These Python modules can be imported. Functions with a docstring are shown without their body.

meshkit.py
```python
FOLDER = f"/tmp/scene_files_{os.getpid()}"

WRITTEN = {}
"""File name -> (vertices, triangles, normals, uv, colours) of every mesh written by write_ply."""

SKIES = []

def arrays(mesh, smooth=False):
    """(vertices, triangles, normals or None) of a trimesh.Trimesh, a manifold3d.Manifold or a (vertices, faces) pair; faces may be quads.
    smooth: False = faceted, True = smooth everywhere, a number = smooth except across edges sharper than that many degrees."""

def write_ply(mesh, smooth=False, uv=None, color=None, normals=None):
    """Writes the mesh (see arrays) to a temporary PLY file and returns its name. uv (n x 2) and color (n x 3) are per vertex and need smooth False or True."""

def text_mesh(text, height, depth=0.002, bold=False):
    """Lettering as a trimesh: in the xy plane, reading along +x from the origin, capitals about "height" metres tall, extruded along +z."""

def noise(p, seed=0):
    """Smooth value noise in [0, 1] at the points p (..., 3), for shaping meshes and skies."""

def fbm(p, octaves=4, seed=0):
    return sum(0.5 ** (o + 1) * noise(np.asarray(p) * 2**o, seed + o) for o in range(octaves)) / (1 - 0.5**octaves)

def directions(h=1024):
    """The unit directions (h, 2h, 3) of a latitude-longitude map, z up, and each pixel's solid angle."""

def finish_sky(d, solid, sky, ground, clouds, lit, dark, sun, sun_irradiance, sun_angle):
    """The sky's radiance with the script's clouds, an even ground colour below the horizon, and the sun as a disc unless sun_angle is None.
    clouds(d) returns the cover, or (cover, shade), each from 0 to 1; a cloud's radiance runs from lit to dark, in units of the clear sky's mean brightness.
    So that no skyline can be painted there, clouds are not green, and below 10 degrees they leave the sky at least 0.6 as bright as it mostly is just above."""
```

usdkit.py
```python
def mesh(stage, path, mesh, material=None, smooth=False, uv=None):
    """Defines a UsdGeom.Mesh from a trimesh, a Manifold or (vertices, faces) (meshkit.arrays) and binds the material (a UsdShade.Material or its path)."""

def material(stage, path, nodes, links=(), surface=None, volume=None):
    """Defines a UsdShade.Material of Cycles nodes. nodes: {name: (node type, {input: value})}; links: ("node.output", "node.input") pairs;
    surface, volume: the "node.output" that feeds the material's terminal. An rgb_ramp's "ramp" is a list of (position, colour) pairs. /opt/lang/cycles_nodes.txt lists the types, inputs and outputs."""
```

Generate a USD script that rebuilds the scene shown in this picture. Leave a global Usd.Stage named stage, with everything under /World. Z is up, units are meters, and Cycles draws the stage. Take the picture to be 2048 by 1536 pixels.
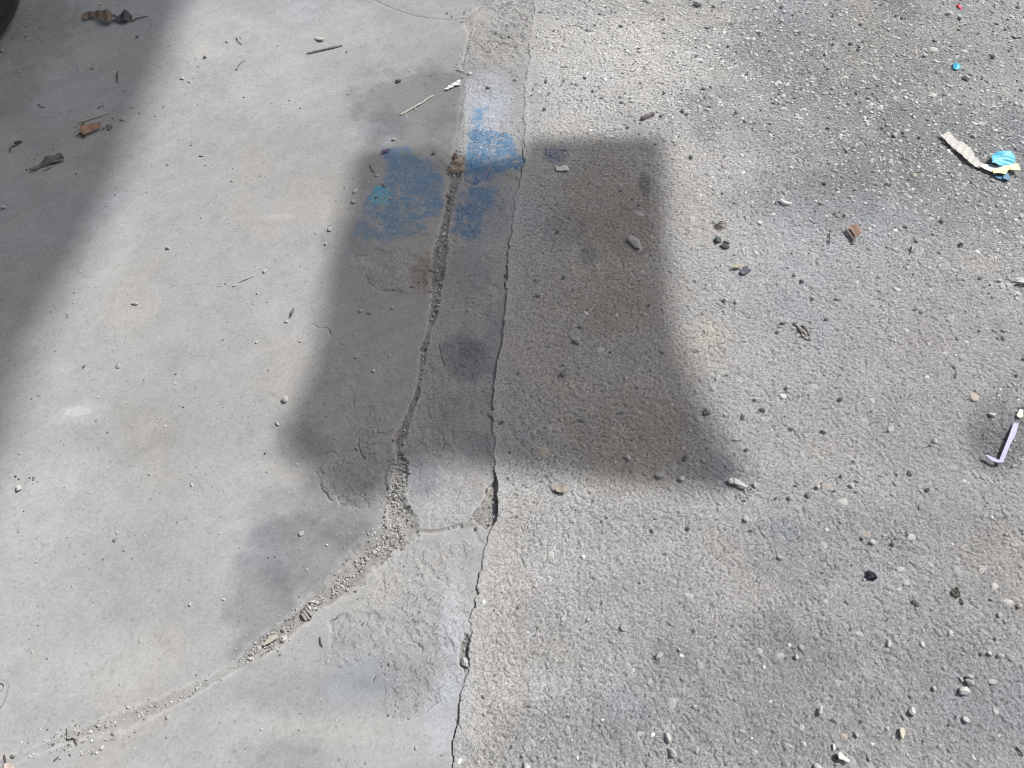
import math
import numpy as np, trimesh, shapely, usdkit
from scipy.spatial import cKDTree
from pxr import Usd, UsdGeom, UsdLux, UsdShade, Gf, Sdf, Vt

stage = Usd.Stage.CreateInMemory()
UsdGeom.SetStageUpAxis(stage, UsdGeom.Tokens.z)
UsdGeom.SetStageMetersPerUnit(stage, 1.0)
world = UsdGeom.Xform.Define(stage, '/World'); stage.SetDefaultPrim(world.GetPrim())
UsdGeom.Scope.Define(stage, '/World/Looks')

# ------------------------------------------------------------------ camera, sky, sun, exposure
CAM_H, PITCH, FPX = 0.70, math.radians(58), 1538.0
SUN = np.array([0.86, 0.50, 0.0]); SUN /= np.linalg.norm(SUN)
ELEV = math.radians(51)
SUN = np.array([SUN[0]*math.cos(ELEV), SUN[1]*math.cos(ELEV), math.sin(ELEV)])
EXPOSURE, SKY, SUNI = 0.36, 0.105, 1.0
cam = UsdGeom.Camera.Define(stage, '/World/camera')
cam.AddTranslateOp().Set(Gf.Vec3d(0, 0, CAM_H)); cam.AddRotateXOp().Set(90-math.degrees(PITCH))
cam.CreateHorizontalApertureAttr(36.0); cam.CreateVerticalApertureAttr(27.0)
cam.CreateFocalLengthAttr(36.0*FPX/2048); cam.CreateClippingRangeAttr(Gf.Vec2f(0.01, 1000))
cam.CreateExposureAttr(EXPOSURE)
skym = usdkit.material(stage, '/World/Looks/sky_look',
    {'s': ('sky_texture', {'sky_type': 'single_scattering', 'sun_disc': False, 'air_density': 0.75, 'aerosol_density': 3.5, 'ozone_density': .4, 'sun_elevation': ELEV, 'sun_rotation': math.atan2(SUN[0], SUN[1])}),
     'c': ('texture_coordinate', {}), 'n': ('noise_texture', {'scale': 2.5, 'detail': 5.}), 'f': ('map_range', {'from_min': .3, 'from_max': .7, 'to_min': .40, 'to_max': .85}),
     'w': ('rgb_to_bw', {}), 'm': ('mix_color', {}), 'b': ('background_shader', {'strength': SKY})},
    [('c.generated', 'n.vector'), ('n.fac', 'f.value'), ('f.result', 'm.fac'), ('s.color', 'm.a'), ('s.color', 'w.color'), ('w.val', 'm.b'), ('m.result', 'b.color')], surface='b.background')
dome = UsdLux.DomeLight.Define(stage, '/World/sky')
UsdShade.MaterialBindingAPI.Apply(dome.GetPrim()).Bind(skym)
dome.GetPrim().SetCustomDataByKey('kind', 'structure')
sun = UsdLux.DistantLight.Define(stage, '/World/sun')
sun.CreateNormalizeAttr(True); sun.CreateIntensityAttr(SUNI); sun.CreateAngleAttr(0.53); sun.CreateColorAttr(Gf.Vec3f(1.0, 0.98, 0.955))
sun.AddTransformOp().Set(Gf.Matrix4d().SetRotate(Gf.Rotation(Gf.Vec3d(0, 0, 1), Gf.Vec3d(*map(float, SUN)))))

# ------------------------------------------------------------------ helpers
rng = np.random.default_rng(7)
C58, S58 = math.cos(PITCH), math.sin(PITCH)
def W(px, py):
    """A point of the photograph (2048 x 1536) as a point of the ground plane."""
    px, py = np.asarray(px, float), np.asarray(py, float)
    xc, yc = (px-1024)/FPX, -(py-768)/FPX
    dz = yc*C58 - S58
    t = CAM_H/(-dz)
    return np.stack([xc*t, (yc*S58+C58)*t], -1)
def Wl(pts): p = np.array(pts, float); return W(p[:, 0], p[:, 1])
def mpp(px, py):
    a = W(px-.5, py); b = W(px+.5, py); return float(np.linalg.norm(b-a))
_lat = np.random.default_rng(99).random((16, 256, 256)).astype(np.float32)
def noise2(x, y, size, seed=0):
    """Smooth value noise in [-1, 1] with lumps of the given size in metres."""
    L = _lat[seed % 16]; sx, sy = x/size+37.3*seed, y/size+11.7*seed
    ix, iy = np.floor(sx).astype(np.int64), np.floor(sy).astype(np.int64)
    fx, fy = sx-ix, sy-iy; fx = fx*fx*(3-2*fx); fy = fy*fy*(3-2*fy)
    x0, x1, y0, y1 = ix & 255, (ix+1) & 255, iy & 255, (iy+1) & 255
    return 2*((L[x0, y0]*(1-fx)+L[x1, y0]*fx)*(1-fy)+(L[x0, y1]*(1-fx)+L[x1, y1]*fx)*fy)-1
def fbm2(x, y, size, oct=4, seed=0, g=.5):
    r, a, s = 0, 1., 0.
    for k in range(oct):
        r = r+a*noise2(x*(.8 if k % 2 else 1)+y*(.6 if k % 2 else 0), y*(.8 if k % 2 else 1)-x*(.6 if k % 2 else 0), size*.5**k, seed+k); s += a; a *= g
    return r/s
def sst(a, b, v):
    t = np.clip((v-a)/(b-a), 0, 1); return t*t*(3-2*t)
def polydist(x, y, pts, vals=None, limit=.06):
    """Distance to a polyline; vals (n x k) are interpolated along it."""
    p = np.asarray(pts); d = np.full(x.shape, 9.); out = None if vals is None else np.zeros(x.shape+(np.shape(vals)[1],))
    for i in range(len(p)-1):
        a, b = p[i], p[i+1]
        sel = np.nonzero((x > min(a[0], b[0])-limit) & (x < max(a[0], b[0])+limit) & (y > min(a[1], b[1])-limit) & (y < max(a[1], b[1])+limit))[0]
        if not len(sel): continue
        ab = b-a; t = np.clip(((x[sel]-a[0])*ab[0]+(y[sel]-a[1])*ab[1])/(ab@ab+1e-12), 0, 1)
        dd = np.hypot(x[sel]-a[0]-t*ab[0], y[sel]-a[1]-t*ab[1]); m = dd < d[sel]
        d[sel[m]] = dd[m]
        if vals is not None: out[sel[m]] = np.asarray(vals[i])*(1-t[m])[:, None]+np.asarray(vals[i+1])*t[m][:, None]
    return d if vals is None else (d, out)
def polymask(x, y, pts, soft):
    """1 inside the polygon, falling to 0 over `soft` metres across its edge."""
    p = np.asarray(pts); lo, hi = p.min(0)-soft*2-.03, p.max(0)+soft*2+.03
    sel = np.nonzero((x > lo[0]) & (x < hi[0]) & (y > lo[1]) & (y < hi[1]))[0]
    m = np.zeros(x.shape)
    if len(sel):
        d = polydist(x[sel], y[sel], np.vstack([p, p[:1]]), limit=max(soft*2, .02))
        ins = shapely.contains_xy(shapely.Polygon(p), x[sel], y[sel])
        m[sel] = sst(-soft, soft, np.where(ins, d, -d))
    return m

# ------------------------------------------------------------------ the ground's plan, read off the photograph
RC = Wl([(1068,-30),(1066,40),(1058,80),(1062,110),(1053,150),(1049,190),(1048,280),(1047,330),(1032,395),(1020,470),(1013,560),(1008,640),(1004,690),(993,745),(986,800),(988,835),(992,880),(994,930),(996,985),(994,1040),(966,1105),(956,1180),(950,1215),(940,1245),(939,1290),(942,1325),(929,1370),(916,1420),(914,1450),(908,1500),(905,1560)])
LJv = [(962,15,6,1),(935,38,10,1.2),(940,70,3,1.2),(934,100,4,1.2),(925,130,3,1.5),(930,160,5,1),(926,200,5,1),(922,250,6,1),(915,320,13,1.6),(905,380,12,2.2),(893,430,9,2.2),(885,480,10,2.6),(876,530,14,3.4),(873,580,14,3.4),(868,625,11,2.8),(858,660,5,1.6),(848,700,9,2),(842,745,5,2),(832,795,6,2.6),(815,840,10,2),(802,875,17,2.6),(796,905,9,1.8),(804,928,15,4.6),(797,965,18,2.8),(790,1000,22,3.2),(797,1030,32,3.4),(800,1060,30,3.4),(775,1085,34,3.4),(735,1112,27,3.2),(700,1150,24,3),(665,1185,20,2.8),(630,1205,18,2.6),(590,1240,17,2.8),(550,1275,19,2.8),(515,1300,17,2.4),(470,1335,8,1.4),(420,1362,8,1.4),(370,1390,10,1.4),(300,1420,13,1.6),(250,1440,16,1.6),(180,1460,12,1.4),(120,1480,14,1.4),(60,1505,7,1.2),(0,1530,7,1.2),(-80,1562,7,1.2)]
LJ = Wl([(a, b) for a, b, c, d in LJv]); LJw = np.array([(c*mpp(a, b), d*1e-3) for a, b, c, d in LJv])
TC = Wl([(935,36),(905,39),(870,37),(830,31),(790,19),(752,2),(700,-22)])
CC = Wl([(838,1062),(862,1064),(885,1061),(915,1052),(945,1050),(962,1085)])
POCKETS = [Wl([(990,955),(999,1000),(992,1045),(975,1056),(952,1050),(942,1036),(962,1010),(974,975)]), Wl([(928,1266),(938,1275),(941,1322),(932,1342),(920,1328),(921,1290)])]
CRACKS = [[(703,505),(712,520),(728,545),(738,565),(755,578),(772,582)],[(627,650),(640,656),(655,655),(662,668),(672,685),(690,692)],[(640,972),(650,985),(660,1000),(672,1010),(690,1014),(742,1015)],[(642,960),(632,945)],[(650,908),(665,905),(690,912)],[(718,868),(717,890),(720,903),(729,916)],[(738,808),(741,825),(737,835)],[(706,800),(709,815)],
 [(878,690),(882,712),(890,732)],[(958,627),(985,633),(1003,640)],[(960,775),(975,793),(985,815)],[(917,728),(926,735),(945,733),(953,722)],[(855,800),(858,820)],[(838,865),(846,885),(850,900)],[(885,872),(889,895),(878,905),(870,912)],[(762,1125),(756,1145)],[(790,1195),(787,1210)],[(738,1310),(742,1319),(751,1322)],[(800,1290),(815,1281),(830,1285),(845,1298),(842,1312)],[(775,1328),(780,1345),(785,1375),(792,1397)],[(770,1412),(785,1437)],[(712,1135),(728,1118),(736,1108)],[(910,1440),(918,1452),(928,1470)],[(760,1340),(752,1352),(745,1362)],[(920,985),(913,1000)],[(1055,88),(1050,105),(1062,118)],[(944,55),(941,72)],[(923,102),(929,122)],[(1040,1110),(1050,1135)],[(1510,1050),(1530,1075)],[(1540,1040),(1550,1085)],[(1440,600),(1460,620)]]
CRACKS = [Wl(c) for c in CRACKS]
SPALL = [(1.1, [(648,908),(720,890),(785,900),(775,1000),(745,1015),(690,1012),(645,962)]),(.8,[(702,508),(790,500),(850,520),(848,590),(770,582),(735,566)]),(.9,[(660,1245),(700,1225),(760,1225),(830,1245),(850,1270),(800,1290),(760,1320),(700,1325),(655,1310)]),(1.2,[(760,1330),(800,1300),(850,1285),(900,1300),(935,1330),(935,1380),(890,1400),(865,1437),(790,1440),(768,1400),(748,1350)]),(.7,[(695,830),(780,820),(790,880),(720,888),(690,870)]),(.8,[(905,690),(950,680),(975,710),(960,745),(915,745)]),(.8,[(850,885),(900,850),(985,870),(985,940),(930,930),(870,945)])]
SPALL = [(d, Wl(p)) for d, p in SPALL]
FLAKEZONE = Wl([(690,470),(870,470),(860,700),(800,900),(780,1010),(680,1040),(590,960),(600,820),(640,660)])
FLAKY = Wl([(770,1130),(850,1085),(945,1080),(935,1300),(900,1320),(800,1290),(700,1260)])
BROKEN = Wl([(985,-30),(1066,-30),(1060,110),(1000,130),(965,120),(960,85),(985,55)])
def xfun(line): o = np.argsort(line[:, 1]); return line[o, 1], line[o, 0]
RCy, RCx = xfun(RC)
UP = LJ[3:28]; UPy, UPx = xfun(UP)
LOW = LJ[27:]; o = np.argsort(LOW[:, 0]); LOx, LOy = LOW[o, 0], LOW[o, 1]
TCo = np.argsort(TC[:, 0]); TCx, TCy = TC[TCo, 0], TC[TCo, 1]
YJ = W(800, 1062)[1]; XJ = W(775, 1085)[0]; YCC = W(880, 1058)[1]
kt = np.random.default_rng(5)
def scatter_pts(step):
    gx, gy = np.meshgrid(np.arange(-.25, 1.15, step), np.arange(-.05, 1.35, step)); p = np.stack([gx.ravel(), gy.ravel()], 1)
    p = p+(kt.random(p.shape)-.5)*step*1.1; return cKDTree(p), kt.random(len(p))
DOMES = [(scatter_pts(.0075), .0036, .0008), (scatter_pts(.0034), .0021, .0009)]
def side(x, y):
    wx, wy = x+.0022*noise2(x, y, .016, 3)+.0014*noise2(x, y, .006, 4)+.0007*noise2(x, y, .0026, 9), y+.0018*noise2(x, y, .014, 5)+.0009*noise2(x, y, .005, 8)
    ys = np.clip(y, -.2, 1.6)
    road = wx-(np.interp(wy, RCy, RCx)+np.where(wy > RCy[-1], .02*(wy-RCy[-1]), 0))
    upper = wx-np.interp(wy, UPy, UPx)
    low = wy-(np.interp(wx, LOx, LOy)+np.where(wx < LOx[0], .45*(wx-LOx[0]), 0))
    top = wy-(np.interp(wx, TCx, TCy)+np.where(wx < TCx[0], .5*(TCx[0]-wx), 0))
    piece = np.full(x.shape, 3)                                   # 3 mortar strip
    piece[(wy < YCC)] = 2                                          # 2 lower slab
    piece[((wy > YJ) & (upper < 0)) | ((wy <= YJ) & (wx < XJ) & (low > 0))] = 0
    piece[(top > 0) & (wx < W(950, 20)[0])] = 1
    piece[road > 0] = 4
    return piece, road
def relief(x, y, full=False):
    """Height of the ground in metres (and, for the whole grid, which piece a point is on and masks for its colour)."""
    piece, road = side(x, y)
    near = ((np.abs(x) < 1.15) & (y > -.1) & (y < 1.4)).astype(float)   # fine relief only where the mesh is fine enough
    z = .0035*noise2(x, y, .33, 1)+.0012*noise2(x, y, .12, 2)
    R, S = piece == 4, piece == 3
    sm = sst(.0, .012, road)
    gs = lambda py, w: np.exp(-((y-W(0, py)[1])/(W(0, py-w)[1]-W(0, py)[1]))**2)
    nz = noise2(np.zeros_like(y), y, .03, 6)
    step = .0006+.0026*gs(790, 55)+.0028*gs(1015, 45)+.0012*gs(650, 120)+.0012*(.5+.6*nz)*sst(W(0, 330)[1], W(0, 480)[1], y)+.0011*gs(1420, 60)
    # road: worn aggregate under dust
    i = np.nonzero(R & (near > 0))[0]; rz = np.zeros(x.shape)
    if len(i):
        a, b = x[i], y[i]; q = np.stack([a+.0012*noise2(a, b, .005, 6), b+.0012*noise2(a, b, .005, 7)], 1); h = np.zeros(len(i))
        for (tree, rnd), rad, amp in DOMES:
            d, k = tree.query(q); r = rad*(.45+.75*rnd[k]); h += .6*amp*(.15+1.0*rnd[k]**1.5)*np.sqrt(np.clip(1-(d/r)**2, 0, 1))
        pits = fbm2(a*1.2+b*.35, b, .0040, 3, 8, .65)
        h -= .0012*sst(.12, .5, pits)*(.55+.45*sst(-.5, .5, fbm2(a, b, .05, 3, 2))); h += .0004*noise2(a, b, .0022, 9)+.0007*fbm2(a, b, .017, 3, 10)
        rz[i] = h*(.35+.65*sst(.002, .03, road[i]))
    z += rz+np.where(R, step+.0008*(1-sm), 0)
    # strip: rough trowelled mortar, the slabs: smooth float finish
    fl = polymask(x+.004*noise2(x, y, .02, 2), y+.004*noise2(x, y, .02, 3), FLAKY, .012)*(piece == 2)
    bk = polymask(x+.004*noise2(x, y, .02, 2), y, BROKEN, .008)*S
    rough = np.where(S, 1., 0.)*.75+fl*.9
    lump = fbm2(x, y, .011, 3, 5)
    z += near*rough*(.0007*lump-.0010*sst(.25, .5, fbm2(x*1.2, y, .009, 3, 11)))
    z += near*bk*(.0022*fbm2(x, y, .008, 3, 2))
    smooth = (piece < 3)
    z += near*np.where(smooth, .00024*fbm2(x, y, .018, 5, 12)+.00007*noise2(x, y, .003, 13), 0)
    spm = np.zeros(x.shape)
    ux, uy = x+.014*fbm2(x, y, .04, 5, 4, .6), y+.014*fbm2(x, y, .04, 5, 6, .6)
    for d, p in SPALL:
        m = polymask(ux, uy, p, .0012)
        if d > 1: m = np.maximum(m*1.0, 0)
        spm = np.maximum(spm, m)
        z += m*(-.0008*d+.0009*d*fbm2(x, y, .010, 4, 7))
    fz = polymask(ux, uy, FLAKEZONE, .03)*smooth*.55*sst(-.25, .35, fbm2(x, y, .07, 3, 13))
    tw_ = np.clip(np.maximum.reduce([np.where(S, .8*sst(-.35, .25, fbm2(x, y, .06, 3, 1)), 0), fl, spm*smooth, fz]), 0, 1)
    tt = fbm2(x*1.15, y, .034, 6, 2, .62)*4.0; fr = tt-np.floor(tt); terr = np.floor(tt)+sst(0, .09, fr)+.3*fr
    z += near*tw_*np.where(S, .0012, .0012)*terr
    for k, c in enumerate(CRACKS):
        d = polydist(x+.0008*noise2(x, y, .004, 1), y+.0008*noise2(x, y, .004, 2), c, limit=.02)
        z -= (.0012+.0006*(k % 3))*np.exp(-(d/.0008)**2)*sst(-.35, .2, noise2(x, y, .012, k))
    gr_ = np.where(R, .00036, np.where(S, .00018, .00005+.00016*np.maximum(fl, spm)))
    z += near*gr_*(noise2(x, y, .0011, 14)+.8*noise2(x, y, .0019, 15))
    # dirt filled joints
    jd, jv = polydist(x, y, LJ, LJw)
    jw = np.maximum(jv[:, 0]*(1+.35*noise2(x, y, .035, 6)+.30*noise2(x, y, .012, 1)+.2*noise2(x, y, .004, 2)), 1e-5); jm = np.where(R, 0, 1-sst(.5, 1.15, jd/jw))*(.3+.7*sst(.0011, .0026, jv[:, 1]))
    for line in (TC, CC):
        d = polydist(x+.001*noise2(x, y, .006, 1), y, line, limit=.02); jm = np.maximum(jm, np.where(R, 0, .55*(1-sst(.0008, .0032, d))))
    pk = np.zeros(x.shape)
    for p in POCKETS: pk = np.maximum(pk, polymask(x+.0015*noise2(x, y, .006, 3), y+.0015*noise2(x, y, .006, 4), p, .0012))
    pk = np.where(R, 0, pk)
    dirt = np.maximum(jm, pk); dep = np.where(pk > jm, .0034, np.maximum(jv[:, 1], .0014))
    z -= dirt*dep; z += near*dirt*.0007*fbm2(x, y, .004, 2, 3)
    # crack between strip and road; its width comes and goes
    cw = .0011*(1+.7*noise2(np.zeros_like(y), y, .03, 9))
    z -= .0019*np.exp(-(np.minimum(road, 0)/np.maximum(cw, .0004))**2)*(road <= 0)*sst(-.2, .5, noise2(np.zeros_like(y), y, .035, 3)+.9*sst(W(0,250)[1], W(0,700)[1], y)*0+.25-.7*sst(W(0,500)[1], W(0,200)[1], y))*near
    lip = np.exp(-(jd-jw*1.15)**2/(.0022**2))*(jv[:, 0] > 0)
    if full: return z, piece, dict(dirt=dirt, spall=spm, road=road, flaky=fl, broken=bk, jd=jd, lip=lip, pit=rz)
    return z
def zat(px, py):
    p = W(px, py).reshape(-1, 2); return relief(p[:, 0], p[:, 1])

# ------------------------------------------------------------------ colours of the ground (reflectance, with some shade and sunlight painted in)
def blob(x, y, px, py, rx, ry, rot=0, edge=.42, seed=0):
    c = W(px, py); sx, sy = rx*mpp(px, py), ry*np.linalg.norm(W(px, py-.5)-W(px, py+.5))
    sel = np.nonzero((np.abs(x-c[0]) < 2.2*max(sx, sy)) & (np.abs(y-c[1]) < 2.2*max(sx, sy)))[0]
    m = np.zeros(x.shape)
    if len(sel):
        a, b = x[sel]-c[0], y[sel]-c[1]; cr, sr = math.cos(rot), math.sin(rot)
        u, v = (a*cr+b*sr)/sx, (-a*sr+b*cr)/sy
        r = np.hypot(u, v)+.38*fbm2(x[sel], y[sel], .05, 4, seed)+.42*fbm2(x[sel], y[sel], .016, 5, seed+5, .65)
        m[sel] = 1-sst(1-edge, 1+edge*.6, r)
    return m
def colour(x, y, piece, M):
    n1, n2, n3 = fbm2(x, y, .16, 4, 1), fbm2(x+3, y, .06, 4, 2), fbm2(x, y+5, .022, 4, 3)
    tint = fbm2(x+9, y, .11, 3, 4)
    base = np.where(piece < 3, .310, np.where(piece == 3, .305, .350))
    g1 = noise2(x, y, .0012, 10)+.7*noise2(x, y, .0021, 11); n4 = fbm2(x+1, y+2, .009, 4, 6)
    v = base*(1+.06*n1+.07*n2+.06*n3+.06*n4+np.where(piece == 4, .13, np.where(piece == 3, .08, .035))*g1+np.where(piece < 3, .05, .02)*fbm2(x*.8+y*.6, (y*.8-x*.6)*5, .05, 5, 7))
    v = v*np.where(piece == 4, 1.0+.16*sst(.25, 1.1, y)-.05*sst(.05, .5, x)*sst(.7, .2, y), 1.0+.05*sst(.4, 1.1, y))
    col = np.stack([v*(1.0+.045*tint), v*(1.0+.004*tint), v*(.997-.052*tint)], 1)
    def mul(m, rgb):
        rgb = np.asarray(rgb); rgb = rgb.mean()+.62*(rgb-rgb.mean()); col[:] = col*(1-m[:, None]+m[:, None]*rgb)
    def mix(m, rgb): col[:] = col*(1-m[:, None])+m[:, None]*np.asarray(rgb)
    slab, strip, road = piece < 3, piece == 3, piece == 4
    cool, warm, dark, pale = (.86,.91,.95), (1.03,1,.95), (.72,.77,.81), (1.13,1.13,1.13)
    for k, (a, b, c, d, rgb) in enumerate([(160,830,60,28,pale),(155,826,26,10,(1.2,1.2,1.2)),(520,860,60,70,(.92,.95,.97)),(605,880,55,50,(.78,.81,.84)),(690,995,95,55,(.80,.81,.82)),(560,1030,60,60,(.86,.87,.88)),(610,1100,135,90,(.68,.70,.715)),(700,1070,70,45,(.76,.78,.8)),(525,1215,70,95,(.72,.74,.755)),(490,1300,40,40,(.76,.8,.82)),(600,1180,60,40,(.84,.85,.86)),(640,1380,190,50,(.85,.89,.92)),(760,1350,80,40,(.86,.9,.94)),(560,1520,90,50,(.78,.81,.86)),(700,1460,180,30,(1.05,1.04,1.0)),(330,700,110,60,(.95,.98,1)),(250,860,110,60,(.95,.94,.92)),(600,460,110,90,(1.04,1.02,1.0)),(430,820,60,60,(.95,.98,1.02)),(90,1000,60,110,(1.06,1.09,1.1)),(210,1330,120,70,(1.05,1.08,1.09)),(300,1100,150,80,(.98,.97,.95)),(420,60,90,60,(1.1,1.1,1.1)),(620,50,130,70,(1.1,1.11,1.12)),(560,180,120,60,(1.09,1.1,1.11)),(230,480,60,90,(1.08,1.1,1.1)),(830,215,120,95,(.70,.69,.68)),(900,270,50,60,(.82,.81,.8)),(770,250,50,35,(.8,.82,.85)),(900,140,50,60,(.84,.86,.88)),(700,480,60,40,(.86,.9,.94)),(640,380,70,60,(1.02,.99,.94)),(850,545,40,50,(.82,.77,.72)),(545,437,42,7,(1.13,1.13,1.12)),(60,60,100,70,(.78,.76,.73)),(30,180,60,60,(.84,.82,.8))]):  # stains, plus the central shadow's soft upper-left part and lower-left end painted in
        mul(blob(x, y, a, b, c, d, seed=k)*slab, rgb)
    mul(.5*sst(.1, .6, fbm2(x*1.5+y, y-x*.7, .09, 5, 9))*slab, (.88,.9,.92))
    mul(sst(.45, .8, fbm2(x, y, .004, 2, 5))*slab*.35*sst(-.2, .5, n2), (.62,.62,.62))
    # the strip and the spalled places
    for k, (a, b, c, d, rgb) in enumerate([(935,712,52,50,(.66,.68,.76)),(940,705,24,22,(.82,.84,.92)),(985,690,22,80,(.86,.88,.97)),(970,905,50,50,(.8,.84,.92)),(845,950,38,40,(.76,.8,.9)),(905,1020,75,32,(1.14,1.17,1.22)),(975,200,55,60,(1.12,1.15,1.22)),(985,250,50,70,(1.05,1.08,1.16)),(960,400,62,95,(.84,.88,.98)),(935,540,45,60,(.85,.87,.93)),(920,820,70,50,(.9,.9,.9)),(1000,60,70,70,(1.1,1.07,1.03))]):
        mul(blob(x, y, a, b, c, d, seed=k+3)*strip, rgb)
    for k, (a, b, c, d, rgb) in enumerate([(905,1265,32,130,(1.12,1.17,1.27)),(880,1430,40,80,(1.1,1.14,1.2)),(930,1075,40,30,(1.06,1.1,1.18)),(840,1490,120,60,(1.08,1.1,1.12)),(690,1290,60,40,(.9,.92,.93)),(820,1360,70,60,(.98,.94,.93)),(740,1180,80,50,(1.04,1.02,.98))]):
        mul(blob(x, y, a, b, c, d, seed=k+7)*(piece == 2), rgb)
    mul(M['spall']*slab*.6*(.5+.5*n4), (.95,.93,.91)); mul(M['spall']*strip*.5, (.93,.92,.93))
    mul(M['flaky']*.6*sst(0, .5, n3), (.88,.87,.87))
    # the road: dust over worn grey matrix, warm cast painted over its shaded part
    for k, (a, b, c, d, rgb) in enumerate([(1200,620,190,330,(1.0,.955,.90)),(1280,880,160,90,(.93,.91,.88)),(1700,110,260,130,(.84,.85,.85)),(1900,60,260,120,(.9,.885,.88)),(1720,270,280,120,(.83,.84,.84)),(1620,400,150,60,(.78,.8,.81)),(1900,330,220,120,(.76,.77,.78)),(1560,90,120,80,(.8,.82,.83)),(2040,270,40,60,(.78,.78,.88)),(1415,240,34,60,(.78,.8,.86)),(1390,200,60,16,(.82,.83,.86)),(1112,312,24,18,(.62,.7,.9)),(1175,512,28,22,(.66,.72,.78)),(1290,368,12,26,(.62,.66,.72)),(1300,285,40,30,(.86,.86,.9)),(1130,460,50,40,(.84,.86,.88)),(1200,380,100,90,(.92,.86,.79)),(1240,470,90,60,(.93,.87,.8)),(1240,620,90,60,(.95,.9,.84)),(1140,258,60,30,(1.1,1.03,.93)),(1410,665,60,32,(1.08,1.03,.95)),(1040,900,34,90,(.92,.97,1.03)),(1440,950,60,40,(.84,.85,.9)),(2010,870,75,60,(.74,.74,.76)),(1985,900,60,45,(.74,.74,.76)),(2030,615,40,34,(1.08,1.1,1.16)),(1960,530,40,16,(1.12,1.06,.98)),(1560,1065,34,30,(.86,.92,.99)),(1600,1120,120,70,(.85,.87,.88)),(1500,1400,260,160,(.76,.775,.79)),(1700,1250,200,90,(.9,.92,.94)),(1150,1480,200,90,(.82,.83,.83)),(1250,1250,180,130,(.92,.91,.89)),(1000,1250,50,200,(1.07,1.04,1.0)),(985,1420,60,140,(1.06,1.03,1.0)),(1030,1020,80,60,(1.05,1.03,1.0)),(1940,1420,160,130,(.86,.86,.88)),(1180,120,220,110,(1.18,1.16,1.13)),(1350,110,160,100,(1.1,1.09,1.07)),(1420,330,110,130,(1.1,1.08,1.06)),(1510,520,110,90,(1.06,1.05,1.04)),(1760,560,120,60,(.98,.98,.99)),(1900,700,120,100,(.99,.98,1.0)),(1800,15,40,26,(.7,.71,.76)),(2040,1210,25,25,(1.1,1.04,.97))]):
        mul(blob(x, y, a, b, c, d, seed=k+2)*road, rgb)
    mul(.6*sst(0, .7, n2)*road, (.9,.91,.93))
    mul(sst(.0006, -.0016, M['pit'])*road*.35, (.72,.71,.7))  # pits painted darker, standing in for their shade
    mul(sst(.35, .7, fbm2(x, y, .006, 3, 14))*road*.5, (1.16,1.15,1.14))
    up = .25+.5*sst(W(0, 520)[1], W(0, 250)[1], y); bl = up*np.exp(-((M['road']+.006*n3)/.022)**2)*sst(-.5, .4, n4+.3)
    mix(np.where(strip | road, bl, 0), (.345, .34, .33))
    # blue paint left on strip, slab and a little on the road
    wx, wy = x+.014*fbm2(x, y, .022, 6, 5, .6), y+.014*fbm2(x, y, .022, 6, 8, .6)
    grain = .75*fbm2(x, y, .0055, 4, 6, .75)+.8*noise2(x, y, .0014, 3)
    def paint(pts, rgb, th, soft=.004):
        m = polymask(wx, wy, Wl(pts), soft)*sst(th-.45, th+.15, grain+.9*fbm2(x, y, .02, 3, 12)*.6+.45)
        mix(m*.84*(1-.8*M['dirt']), rgb)
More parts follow.
